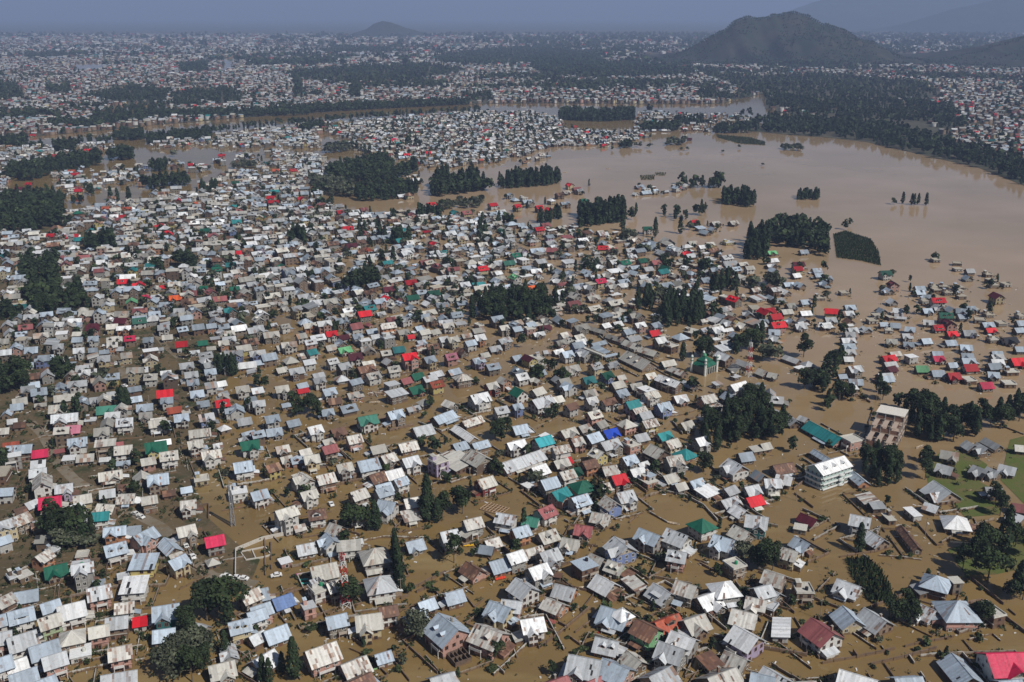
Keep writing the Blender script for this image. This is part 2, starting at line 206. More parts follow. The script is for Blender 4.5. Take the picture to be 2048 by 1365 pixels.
# quarters filled with houses, picture plan: spacing m, share built, outline
FILL = [
 (11.2, .95, [(0,425),(130,462),(130,425),(200,412),(300,405),(400,390),(470,368),(560,347),(640,322),(655,362),(640,402),(700,428),(1000,428),(1040,455),(1050,660),(0,665)]),
 (12.8, .85, [(1040,455),(1130,458),(1250,470),(1310,482),(1420,492),(1480,530),(1560,590),(1560,655),(1050,660)]),
 (12, .85, [(0,640),(512,640),(530,760),(500,900),(380,950),(0,960)]),
 (12.5, .6, [(512,640),(1024,640),(1250,650),(1250,760),(900,800),(512,820)]),
 (12.5, .55, [(0,960),(330,960),(300,1365),(0,1365)]),
 (12, .8, [(0,292),(95,296),(110,325),(30,340),(18,380),(0,400)]),
 (13, .8, [(100,350),(170,338),(185,388),(130,398),(110,372)]),
 (12, .85, [(225,345),(285,340),(285,370),(230,372)]),
 (13, .7, [(300,370),(372,385),(345,402),(305,400)]),
 (13, .6, [(330,325),(400,335),(450,345),(430,352),(370,345),(330,335)]),
 (13, .65, [(400,325),(520,315),(535,325),(440,335)]),
 (12, .7, [(335,283),(410,272),(412,285),(340,290)]),
 (12, .75, [(430,292),(512,264),(640,262),(640,300),(520,297),(440,300)]),
 (13, .75, [(530,305),(600,310),(655,320),(655,345),(560,345)]),
 (10.5, .82, [(640,262),(760,240),(900,228),(1060,225),(1125,240),(1125,262),(1290,264),(1300,276),(1240,290),(1100,296),(1060,310),(980,330),(900,336),(860,337),(800,320),(740,310),(700,300),(690,280)]),
 (14, .6, [(1280,226),(1500,230),(1510,262),(1430,266),(1260,264)]),
 (14, .35, [(1024,640),(1560,640),(1540,900),(1400,960),(1024,960)]),
 (14, .22, [(300,960),(1560,960),(1560,1365),(300,1365)]),
 (13, .6, [(60,294),(230,286),(230,300),(110,320),(60,312)]),
 (12.5, .55, [(292,292),(430,276),(520,259),(640,249),(770,240),(640,262),(430,292),(340,302)]),
 (13, .5, [(180,345),(300,330),(300,345),(230,372),(190,390)]),
 (13, .5, [(450,350),(560,330),(560,350),(470,370),(400,392),(380,385)]),
 (20, .35, [(1020,310),(1130,312),(1120,332),(1020,332)]),
 (13, .75, [(1270,375),(1390,370),(1390,386),(1270,393)]),
 (15, .5, [(1130,375),(1160,370),(1165,390),(1130,395)]),
 (20, .4, [(1020,395),(1120,385),(1180,395),(1150,432),(1030,430)]),
 (14, .6, [(805,350),(830,345),(850,375),(840,402),(800,402)]),
 (20, .5, [(1420,440),(1500,440),(1490,500),(1420,492),(1390,460)]),
]
# trees: kind (d dense, p poplar, r round, w willow), height m, spacing m, outline of where they are rooted
TREE_POLYS = [
 ('d',11,9,[(-15,297),(200,283),(290,275),(512,253),(722,236),(962,222),(962,225),(722,240),(512,258),(290,281),(200,289),(-15,303)]),
 ('d',14,5.5,[(92,1075),(200,1058),(207,1092),(125,1100)]),('w',9,5,[(112,1095),(190,1088),(192,1104),(118,1108)]),
 ('d',14,5,[(402,1222),(458,1220),(468,1252),(412,1257)]),('d',14,5,[(832,1035),(860,1018),(908,1033),(902,1047),(848,1049)]),
 ('d',16,7,[(1905,1110),(1960,1085),(2075,1070),(2075,1120),(1995,1132),(1930,1132)]),
 ('d',16,6,[(-15,770),(50,758),(58,790),(-15,800)]),('d',10,5,[(98,745),(138,733),(142,760),(104,767)]),
 ('d',13,6,[(1458,695),(1527,683),(1534,705),(1468,710)]),
 ('d',12,6,[(1400,862),(1470,812),(1538,800),(1540,862),(1502,882),(1470,905),(1410,905)]),
 ('d',11,5,[(1603,775),(1640,758),(1680,713),(1690,725),(1652,787),(1610,784)]),('d',11,5,[(1638,820),(1702,783),(1708,797),(1645,834)]),
 ('d',13,6,[(1783,800),(1830,828),(1880,833),(1960,843),(2020,828),(2075,818),(2075,838),(2000,864),(1960,872),(1905,897),(1870,895),(1843,897),(1812,855)]),
 ('d',13,5.5,[(1703,935),(1750,928),(1802,928),(1806,960),(1792,987),(1760,977),(1718,962)]),
 ('d',11,5,[(1503,866),(1560,853),(1577,860),(1567,884),(1508,884)]),
 ('d',14,6.5,[(170,492),(227,483),(230,505),(178,505)]),('d',13,6,[(347,530),(392,523),(392,539),(350,539)]),('d',11,6,[(306,545),(335,541),(335,555),(308,555)]),
 ('d',12,6.5,[(42,535),(112,518),(122,598),(150,588),(182,600),(180,622),(140,632),(70,642),(58,600)]),
 ('d',12,7,[(-15,430),(60,423),(127,428),(127,452),(80,467),(-15,467)]),('d',9,6,[(-15,625),(30,618),(52,640),(-15,647)]),
 ('p',13,4.5,[(577,480),(611,477),(611,491),(579,491)]),('d',12,6,[(688,577),(720,560),(757,558),(757,575),(700,589)]),
 ('p',13,4,[(833,434),(882,432),(882,439),(833,440)]),('p',14,4.5,[(786,486),(820,484),(820,491),(787,493)]),('d',6,6,[(723,492),(785,487),(786,495),(725,498)]),
 ('d',12,6.5,[(984,452),(1026,444),(1026,453),(988,457)]),('d',13,6,[(933,626),(1000,600),(1092,598),(1098,640),(1060,647),(938,647)]),
 ('p',8,6,[(878,616),(922,612),(924,620),(880,622)]),('p',11,5,[(1099,610),(1131,604),(1131,616),(1100,618)]),('d',9,6,[(1148,541),(1196,535),(1197,546),(1150,548)]),
 ('p',12,4,[(1074,445),(1104,443),(1104,448),(1074,449)]),('p',12,4,[(1109,435),(1122,433),(1122,439),(1109,440)]),
 ('p',14,4.5,[(1156,430),(1248,418),(1251,446),(1158,457)]),('d',10,10,[(1252,430),(1422,418),(1424,437),(1258,447)]),
 ('p',13,5,[(1418,580),(1473,574),(1478,584),(1423,587)]),('w',8,7,[(1478,572),(1560,564),(1563,576),(1484,580)]),('p',15,5.5,[(1489,520),(1500,478),(1537,478),(1537,522)]),
 ('p',15,5,[(1268,626),(1300,600),(1307,626)]),('p',13,5.5,[(1315,640),(1328,613),(1396,603),(1411,640),(1382,657),(1328,657)]),
 ('d',14,7,[(1532,470),(1600,453),(1642,468),(1657,490),(1652,514),(1625,502),(1538,492)]),
 ('p',9,4,[(1594,394),(1636,391),(1637,401),(1596,401)]),
 ('d',14,8,[(18,347),(90,330),(150,321),(196,316),(202,331),(120,347),(60,364),(18,362)]),('d',14,7,[(213,316),(263,307),(267,321),(218,324)]),
 ('d',14,8,[(110,298),(150,295),(150,304),(110,306)]),('d',14,8,[(-15,286),(54,281),(54,292),(-15,295)]),
 ('d',13,7,[(228,273),(287,269),(287,281),(228,282)]),('d',12,7,[(293,281),(422,269),(424,279),(298,289)]),
 ('d',13,7,[(302,338),(333,331),(337,343),(306,346)]),('d',14,8,[(283,376),(330,364),(382,364),(387,373),(330,380),(288,380)]),
 ('d',11,8,[(174,386),(192,379),(192,393),(176,394)]),('d',12,8,[(-15,400),(100,390),(132,400),(127,428),(-15,428)]),('d',11,8,[(140,406),(166,399),(166,411)]),
 ('p',11,6,[(390,386),(432,374),(437,383),(398,390)]),('w',8,7,[(466,333),(510,327),(510,337),(468,339)]),
 ('d',12,8,[(598,259),(647,249),(652,261),(603,265)]),('w',10,8,[(646,301),(697,292),(699,304),(648,308)]),
 ('d',14,7,[(656,346),(720,330),(772,324),(787,340),(780,350),(800,350),(832,334),(837,346),(790,361),(770,366),(700,366),(658,361)]),
 ('w',11,8,[(622,366),(660,368),(705,372),(707,396),(628,391)]),('d',13,7,[(708,386),(780,374),(837,377),(840,391),(780,401),(713,406)]),
 ('d',15,7,[(858,381),(890,364),(930,371),(980,371),(977,383),(930,389),(868,396)]),('p',20,6,[(866,370),(900,366),(900,376),(868,378)]),('p',20,6,[(916,370),(955,368),(955,376),(918,378)]),
 ('w',8,7,[(868,412),(962,404),(964,416),(878,421)]),('p',14,6,[(995,371),(1040,354),(1117,354),(1120,369),(1060,376),(998,379)]),('d',11,7,[(628,411),(670,407),(670,415),(630,416)]),
 ('p',15,7,[(1116,241),(1200,244),(1267,241),(1270,228),(1190,231),(1123,229)]),('d',14,8,[(1283,259),(1357,254),(1362,263),(1288,264)]),
 ('d',14,8,[(1350,247),(1404,244),(1404,251),(1352,252)]),('d',14,8,[(1426,263),(1497,257),(1502,266),(1428,268)]),
 ('w',8,7,[(1330,286),(1368,282),(1370,291),(1332,292)]),('d',11,6,[(1240,293),(1264,289),(1264,297),(1242,298)]),
 ('d',12,8,[(1358,369),(1400,371),(1442,369),(1447,377),(1390,379)]),('p',14,6,[(1443,401),(1490,397),(1510,408),(1507,417),(1448,410)]),
 ('d',14,9,[(1500,243),(1560,237),(1640,241),(1700,246),(1780,256),(1840,271),(1900,290),(1930,305),(2090,340),(2090,385),(2048,372),(1960,337),(1915,323),(1895,322),(1800,300),(1735,285),(1660,276),(1600,272),(1500,263)]),
 ('w',8,8,[(1562,297),(1602,294),(1604,303),(1558,301)]),
 ('d',14,12,[(1532,200),(1600,195),(1700,205),(1900,215),(1920,235),(1890,246),(1780,246),(1640,236),(1600,226),(1530,218)]),
 ('d',14,16,[(1380,140),(1450,150),(1530,158),(1640,150),(1760,160),(1850,172),(1890,200),(1700,203),(1540,193),(1440,165)]),
 ('d',13,8,[(100,256),(180,260),(300,240),(500,235),(700,222),(940,210),(940,205),(700,215),(500,227),(300,232),(180,250),(100,247)]),
 ('d',13,12,[(185,235),(260,216),(330,214),(337,236),(200,248)]),('d',13,12,[(180,195),(260,175),(340,185),(330,207),(230,211)]),
 ('d',14,10,[(536,226),(618,222),(620,232),(538,234)]),('d',14,10,[(674,215),(722,212),(724,219),(676,221)]),
 ('d',14,16,[(560,148),(700,135),(860,130),(940,145),(800,166),(640,166)]),('d',14,20,[(640,100),(780,95),(790,106),(650,109)]),
 ('d',14,18,[(870,112),(1030,95),(1190,104),(1190,125),(960,132),(870,124)]),('d',14,15,[(1060,115),(1190,107),(1210,126),(1340,131),(1400,150),(1250,157),(1100,152),(1060,140)]),
 ('d',14,14,[(355,130),(415,125),(415,145),(365,147)]),('d',14,20,[(45,108),(135,105),(135,117),(45,118)]),('d',14,14,[(-15,170),(30,168),(50,200),(-15,205)]),
 ('d',14,14,[(90,175),(140,172),(140,190),(95,192)]),('d',13,12,[(400,185),(470,180),(480,210),(430,213)]),('d',13,12,[(345,190),(400,180),(420,205),(350,212)]),
 ('d',14,12,[(1850,235),(1930,240),(1935,262),(1880,265)]),('d',14,12,[(700,150),(720,148),(722,198),(702,198)]),('d',14,12,[(585,155),(605,155),(605,200),(590,200)]),
 ('d',14,14,[(925,190),(985,188),(990,205),(940,207)]),('d',14,14,[(1480,178),(1540,172),(1540,184),(1490,190)]),('d',14,14,[(1395,185),(1430,183),(1432,203),(1398,204)]),
]
TREES = """372 1268 d 9;385 1300 d 10;410 1310 d 9;365 1330 w 11;395 1325 w 11;345 1350 w 10;410 1345 d 9;385 1365 d 12;452 1312 p 9;527 1362 p 8;540 1370 p 8;590 1360 p 13;565 1345 p 7;
708 1066 r 12;738 1062 p 10;750 1060 p 11;757 1062 p 10;925 1028 d 11;915 1022 d 10;790 1112 p 10;791 1120 p 10;793 1129 p 11;794 1138 p 10;796 1147 p 10;797 1157 p 11;799 1167 p 10;800 1177 p 10;803 1187 p 9;
700 1215 d 10;712 1210 d 8;697 1195 d 7;908 1126 d 11;835 1277 w 10;995 1317 r 6;1717 1106 p 11;1975 1165 r 13;1925 1140 d 10;2040 1195 d 12;1800 1245 d 9;1815 1240 d 10;1780 1240 d 8;1825 1248 d 7;
1965 1250 d 8;1950 1240 d 7;1990 1010 d 9;2000 1032 d 9;2045 1200 d 9;2020 1200 d 7;1530 1145 d 12;1515 1140 d 9;1545 1140 d 10;1490 1130 w 8;175 765 d 8;160 775 w 7;205 770 w 8;148 757 d 9;
240 820 p 11;247 822 p 12;256 818 p 11;435 748 p 11;442 750 p 12;450 749 p 12;458 752 p 12;466 753 p 12;472 750 p 11;132 840 p 9;150 828 p 8;158 830 p 8;8 945 d 9;15 930 d 8;498 825 d 7;318 748 d 6;
515 775 d 7;528 780 d 7;587 815 d 8;598 830 d 8;607 828 d 8;590 835 d 6;620 830 d 11;628 825 d 9;637 838 d 8;860 820 d 7;990 880 d 8;1000 875 d 9;1012 870 d 8;1003 884 d 7;990 950 d 8;1000 952 d 6;
865 905 d 7;875 908 d 7;845 895 d 6;890 970 d 6;1402 718 d 12;1412 716 d 12;1395 715 d 10;1365 723 p 11;1530 722 w 9;1387 785 d 8;1495 800 w 9;1510 802 w 8;1066 765 d 9;1080 762 d 9;1089 737 r 6;1106 741 r 7;
1042 695 d 8;1393 683 d 7;1407 945 d 10;1310 950 d 7;1204 788 d 6;1108 835 d 7;1100 838 d 6;1607 715 d 15;1757 785 p 10;1765 800 d 10;1582 905 d 7;1850 960 d 9;1845 940 d 9;1852 925 d 8;1540 722 w 10;1550 722 w 8;
720 470 p 13;730 472 p 12;760 480 p 14;770 482 p 12;788 445 p 12;783 445 p 12;787 525 p 12;740 535 p 9;960 480 p 17;970 475 p 14;975 483 w 7;930 572 d 7;940 570 d 7;910 590 d 7;1250 485 w 12;1262 483 w 10;
1310 476 p 17;1361 468 p 15;1245 462 p 12;1380 460 w 7;1330 535 d 11;1340 540 d 9;1405 548 d 11;1412 545 d 10;1315 605 w 10;1325 600 w 9;1150 630 w 7;1165 628 w 6;1174 647 d 5;1442 602 d 5;1422 635 d 9;1430 637 d 7;
1438 635 d 6;1690 460 d 9;1700 452 d 7;1545 575 w 10;1555 578 w 8;1648 545 d 8;1820 565 d 5;1787 409 r 6;1805 408 p 11;1823 410 p 11;1828 411 p 11;1836 410 p 11;1852 411 p 12;348 314 w 9;222 402 p 14;235 402 p 13;
259 405 p 15;495 322 d 10;705 300 p 14;713 302 p 12;730 310 p 14;740 308 p 13;757 330 d 17;768 330 d 16;814 297 p 14;820 292 p 15;832 297 p 15;840 297 p 12;781 297 p 10;1297 225 d 14;1303 225 d 14;1486 232 d 13;
1498 231 d 13;1362 303 w 6;1375 302 w 6;1270 295 w 8;1280 295 w 8;1300 297 w 7;1225 301 d 6;1445 306 w 4;1525 332 w 4;1478 297 w 5;1435 376 r 17;1428 377 d 12;1178 373 p 8"""
REEDS = [(1.7, .6, [(1690,1120),(1733,1116),(1760,1140),(1792,1195),(1740,1207),(1712,1170)]), (1.6, .8, [(1667,470),(1690,463),(1742,480),(1757,505),(1762,532),(1720,522),(1673,516)]),
         (1.5, 1.4, [(1432,270),(1500,276),(1530,284),(1530,291),(1480,288),(1435,276)]), (1.2, 1.6, [(1280,352),(1310,350),(1308,360),(1282,361)]), (1.2, 1.6, [(1310,346),(1332,346),(1330,352),(1312,352)])]
WALLS = {
'B2': "0 325 200 300 265 255;60 390 65 640;100 300 105 600;670 420 860 380 1150 385;1060 740 1290 620;990 800 1200 715 1280 830;1420 770 1490 860 1560 800;1490 420 1600 540;630 1060 740 1130;380 990 430 960 490 1040;640 1140 800 1210 960 1190 1080 1100;950 1240 1050 1365;1600 1230 1747 1365;600 180 640 420 590 540;1560 220 1660 280 1747 230",
'B3': "40 0 170 110;130 0 230 100;170 700 250 720 300 680;250 930 380 1000 180 1140;390 1060 470 1120;880 130 1030 40 1030 0;900 190 1060 280;1050 70 1180 100 1310 170 1400 270;800 590 930 670 1060 590;770 770 960 850 1100 950;1410 880 1330 1000;1280 1130 1180 1330;1280 560 1420 630;640 810 770 740;430 1030 540 950;570 340 800 280 870 220",
'B4': "490 515 750 475;760 505 900 515 1050 535;1000 270 1150 435 1200 430;1150 437 1340 330 1540 260;700 860 980 760;130 850 240 815;180 930 350 1210;0 1070 300 1240;370 1240 600 1200 800 1160 1000 1110 1270 1060;490 1040 610 1205;660 960 800 1160;1200 890 1300 1040 1550 970;1370 1080 1530 1040 1590 1090;1330 1080 1430 1200 1480 1340;700 1250 930 1200 1150 1140;960 1190 1080 1365;1170 1150 1330 1365;790 1240 860 1340;1380 660 1610 840;1640 870 1747 960;180 80 310 180;280 340 420 255",
'M1': "0 1040 320 920;250 800 330 860;1700 730 1870 670;560 760 720 690",
'M2': "850 900 1040 810 1200 730;520 1080 740 990 830 950;240 940 300 890 250 850;1270 1330 1430 1270 1640 1230;1600 290 1760 390;340 870 460 960;1500 720 1660 700",
'M3': "460 10 600 60 780 215;1000 325 1200 435 1400 535 1850 655;200 850 400 740 500 720;1180 770 1350 740 1480 690;1250 800 1330 900;1000 1010 1140 1190 1260 1310;80 1190 250 1300;1520 1130 1660 1240;640 1140 720 1250",
'M4': "825 690 730 980;1180 1100 1250 1000;690 590 800 650;1840 840 1997 900;200 1330 280 1270",
}
CARS = "B1 925 225 -30;B1 960 245 -32;B1 1270 447 -55;B1 1315 517 -55;B1 1540 652 -8;B1 1610 662 -5;B1 1660 667 -12;B1 945 132 60;B2 512 158 -60;B2 140 645 20;B2 245 1228 -60;M1 957 1110 10;M1 905 350 -70;M1 970 525 -20;M1 150 1100 15;M2 395 1160 10"
ROADS = [('M1', 5.0, [(235,800),(330,890),(400,1010),(470,1140),(570,1240),(700,1330)]), ('B1', 5.0, [(540,10),(700,80),(900,205),(1090,300),(1230,420),(1310,540),(1440,640),(1747,700)]), ('M1', 4.0, [(880,270),(940,360),(990,490)]), ('M1', 4.0, [(1205,100),(1290,210),(1400,300)])]
# ------------------------------------------------------------------ survey geometry
SP, CP = math.sin(PITCH), math.cos(PITCH)
def px(x, y, z=0.0):
    """point of the place at height z that the survey sheet shows at x, y"""
    u, v = (x - 1024.0) / FOC, (y - 682.5) / FOC
    d = Vector((u, CP - v * SP, -SP - v * CP))
    t = (z - CAM_Z) / d.z
    return Vector((d.x * t, d.y * t, z))
def proj(X, Y, Z=0.0):
    zc = Y * CP - (Z - CAM_Z) * SP
    yc = Y * SP + (Z - CAM_Z) * CP
    return 1024.0 + FOC * X / zc, 682.5 - FOC * yc / zc
def sheet(s, x, y):
    ox, oy, k = SHEET[s]
    return ox + x / k, oy + y / k
def inpoly(x, y, poly):
    x, y = np.asarray(x, float), np.asarray(y, float)
    r = np.zeros(x.shape, bool)
    n = len(poly)
    for i in range(n):
        (x1, y1), (x2, y2) = poly[i], poly[(i + 1) % n]
        if y1 == y2:
            continue
        r ^= ((y1 > y) != (y2 > y)) & (x < (x2 - x1) * (y - y1) / (y2 - y1) + x1)
    return r
def poly_points(poly, sp, jit=.45):
    """jittered points sp metres apart on the ground inside an outline"""
    g = [px(a, b) for a, b in poly]
    x0, x1 = min(p.x for p in g), max(p.x for p in g)
    y0, y1 = min(p.y for p in g), max(p.y for p in g)
    xs, ys = np.meshgrid(np.arange(x0, x1 + sp, sp), np.arange(y0, y1 + sp, sp))
    xs = xs.ravel() + rng.uniform(-jit, jit, xs.size) * sp
    ys = ys.ravel() + rng.uniform(-jit, jit, ys.size) * sp
    k = inpoly(xs, ys, [(p.x, p.y) for p in g])
    return xs[k], ys[k]

# ------------------------------------------------------------------ materials
def mat(name, rough=.8, spec=.3):
    m = bpy.data.materials.new(name)
    m.use_nodes = True
    nt = m.node_tree
    b = nt.nodes['Principled BSDF']
    b.inputs['Roughness'].default_value = rough
    b.inputs['Specular IOR Level'].default_value = spec
    return m, nt, b
def N(nt, t, **kw):
    n = nt.nodes.new(t)
    for k, v in kw.items():
        n.inputs[k.replace('_', ' ')].default_value = v
    return n
def mixc(nt, fac, a, b, blend='MIX'):
    n = nt.nodes.new('ShaderNodeMix')
    n.data_type = 'RGBA'
    n.blend_type = blend
    for i, v in ((0, fac), (6, a), (7, b)):
        if hasattr(v, 'links') or isinstance(v, bpy.types.NodeSocket):
            nt.links.new(v, n.inputs[i])
        else:
            n.inputs[i].default_value = v if i == 0 else (*v[:3], 1)
    return n.outputs[2]
def ramp(nt, src, a, b):
    n = nt.nodes.new('ShaderNodeMapRange')
    n.inputs[1].default_value, n.inputs[2].default_value = a, b
    nt.links.new(src, n.inputs[0])
    return n.outputs[0]
def pos_noise(nt, scale, detail=3.0, rough=.55, stretch=None):
    g = nt.nodes.new('ShaderNodeNewGeometry')
    src = g.outputs['Position']
    if stretch:
        mp = nt.nodes.new('ShaderNodeMapping')
        mp.inputs['Scale'].default_value = stretch
        nt.links.new(src, mp.inputs[0])
        src = mp.outputs[0]
    n = N(nt, 'ShaderNodeTexNoise', Scale=scale, Detail=detail, Roughness=rough)
    nt.links.new(src, n.inputs['Vector'])
    return n.outputs[0]
def tint_of(nt):
    a = nt.nodes.new('ShaderNodeAttribute')
    a.attribute_name = 'tint'
    return a.outputs[0]
def bump(nt, b, src, strength, dist):
    n = N(nt, 'ShaderNodeBump', Strength=strength, Distance=dist)
    nt.links.new(src, n.inputs['Height'])
    nt.links.new(n.outputs[0], b.inputs['Normal'])

M = {}
# painted or bare tin sheet: the tint of every sheet, grime and rust bloom on top
m, nt, b = mat('tin_roof', .52, .35)
c = mixc(nt, ramp(nt, pos_noise(nt, .9, 4, .65), .52, .82), tint_of(nt), (.62, .55, .48), 'MULTIPLY')
c = mixc(nt, ramp(nt, pos_noise(nt, .35, 5, .7), .68, .8), c, (.2, .13, .09))
nt.links.new(c, b.inputs['Base Color'])
bump(nt, b, pos_noise(nt, 1.2, 3), .45, .16)
M['roof'] = m
# plaster / brick walls with the flood's mud line
m, nt, b = mat('house_wall', .9, .15)
g = nt.nodes.new('ShaderNodeNewGeometry')
sx = nt.nodes.new('ShaderNodeSeparateXYZ')
nt.links.new(g.outputs['Position'], sx.inputs[0])
c = mixc(nt, ramp(nt, pos_noise(nt, 1.1, 4, .7), .4, .8), tint_of(nt), (.6, .55, .5), 'MULTIPLY')
ad = nt.nodes.new('ShaderNodeMath'); ad.operation = 'SUBTRACT'
nt.links.new(sx.outputs[2], ad.inputs[0])
nt.links.new(ramp(nt, pos_noise(nt, .6, 3), .3, .7), ad.inputs[1])
c = mixc(nt, ramp(nt, ad.outputs[0], .45, .1), c, (.17, .11, .06))
nt.links.new(c, b.inputs['Base Color'])
bump(nt, b, pos_noise(nt, 3.0, 3), .3, .06)
M['wall'] = m
# plain tinted things: concrete, timber, cloth, tanks
m, nt, b = mat('tinted_surface', .75, .25)
c = mixc(nt, ramp(nt, pos_noise(nt, 1.6, 4, .7), .45, .85), tint_of(nt), (.6, .56, .52), 'MULTIPLY')
nt.links.new(c, b.inputs['Base Color'])
M['plain'] = m
m, nt, b = mat('window_glass', .12, .5)
c = mixc(nt, pos_noise(nt, .8, 1), (.012, .013, .016), (.035, .037, .04))
nt.links.new(c, b.inputs['Base Color'])
M['glass'] = m
for key, nm, ca, cb in (('frame_w', 'window_frame_white', (.68, .66, .62), (.5, .48, .44)), ('frame_b', 'window_frame_brown', (.13, .06, .035), (.2, .1, .06))):
    m, nt, b = mat(nm, .7)
    nt.links.new(mixc(nt, pos_noise(nt, 2, 2), ca, cb), b.inputs['Base Color'])
    M[key] = m
def leafmat(name, ca, cb):
    m, nt, b = mat(name, .75, .12)
    c = mixc(nt, pos_noise(nt, .16, 3), ca, cb)
    c = mixc(nt, 1.0, c, tint_of(nt), 'MULTIPLY')
    nt.links.new(c, b.inputs['Base Color'])
    return m
M['leaf_d'] = leafmat('dark_foliage', (.024, .037, .018), (.038, .052, .021))
M['leaf_p'] = leafmat('poplar_foliage', (.022, .036, .019), (.034, .050, .021))
M['leaf_r'] = leafmat('bushy_foliage', (.026, .040, .017), (.042, .058, .022))
M['leaf_w'] = leafmat('willow_foliage', (.06, .07, .045), (.08, .086, .054))
M['leaf_s'] = leafmat('shrub_foliage', (.03, .046, .018), (.052, .062, .025))
M['reed'] = leafmat('reed_foliage', (.022, .036, .014), (.032, .046, .017))
m, nt, b = mat('bark', .9, .1)
nt.links.new(mixc(nt, pos_noise(nt, 3, 3), (.09, .07, .05), (.16, .13, .1)), b.inputs['Base Color'])
M['bark'] = m
# silty flood water
m, nt, b = mat('flood_water', .07, .5)
b.inputs['IOR'].default_value = 1.33
c = mixc(nt, ramp(nt, pos_noise(nt, .018, 5, .6), .35, .68), (.222, .146, .056), (.176, .117, .048))
c = mixc(nt, ramp(nt, pos_noise(nt, .22, 5, .7), .60, .74), c, (.105, .080, .038))
c = mixc(nt, ramp(nt, pos_noise(nt, 1.7, 3, .6), .66, .74), c, (.26, .19, .1))
c = mixc(nt, ramp(nt, pos_noise(nt, .03, 5, .6, (.35, 1.6, 1)), .52, .72), c, (.265, .19, .085))
g = nt.nodes.new('ShaderNodeNewGeometry')                                # bright sky mirrored in the open lake, painted in as a paler water colour
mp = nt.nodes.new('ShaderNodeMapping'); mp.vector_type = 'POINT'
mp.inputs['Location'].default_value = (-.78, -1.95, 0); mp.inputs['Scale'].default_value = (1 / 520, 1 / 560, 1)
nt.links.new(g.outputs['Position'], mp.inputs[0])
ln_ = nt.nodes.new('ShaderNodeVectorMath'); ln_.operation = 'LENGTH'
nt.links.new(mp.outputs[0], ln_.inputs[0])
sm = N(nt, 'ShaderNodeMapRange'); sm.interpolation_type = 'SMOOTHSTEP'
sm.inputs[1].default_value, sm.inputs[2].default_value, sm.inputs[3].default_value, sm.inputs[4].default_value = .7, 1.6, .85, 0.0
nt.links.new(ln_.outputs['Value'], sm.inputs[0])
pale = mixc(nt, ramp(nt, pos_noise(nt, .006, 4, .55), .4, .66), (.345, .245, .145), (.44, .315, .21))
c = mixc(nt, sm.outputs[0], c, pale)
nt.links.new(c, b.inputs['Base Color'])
bump(nt, b, pos_noise(nt, .5, 3), .03, .25)
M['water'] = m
def groundmat(name, cols, s1, s2, s3):
    m, nt, b = mat(name, .95, .1)
    c = mixc(nt, ramp(nt, pos_noise(nt, s1, 4, .6), .4, .62), cols[0], cols[1])
    c = mixc(nt, ramp(nt, pos_noise(nt, s2, 4, .65), .5, .64), c, cols[2])
    c = mixc(nt, ramp(nt, pos_noise(nt, s3, 4, .7), .58, .7), c, cols[3])
    nt.links.new(c, b.inputs['Base Color'])
    bump(nt, b, pos_noise(nt, s3 * 2, 3), .4, .3)
    return m
M['earth'] = groundmat('wet_earth', [(.135, .098, .054), (.095, .073, .043), (.045, .052, .024), (.19, .16, .12)], .03, .08, .4)
M['city'] = groundmat('city_ground', [(.10, .088, .066), (.07, .07, .05), (.04, .05, .03), (.14, .125, .105)], .004, .01, .05)
M['lawn'] = groundmat('grass_lawn', [(.09, .115, .03), (.115, .12, .04), (.14, .11, .05), (.06, .085, .025)], .05, .15, .8)
M['road'] = groundmat('muddy_road', [(.21, .175, .13), (.17, .14, .10), (.16, .115, .065), (.25, .22, .18)], .05, .2, .9)
M['hill'] = groundmat('hill_scrub', [(.034, .038, .026), (.022, .03, .02), (.055, .048, .035), (.014, .022, .014)], .003, .011, .03)

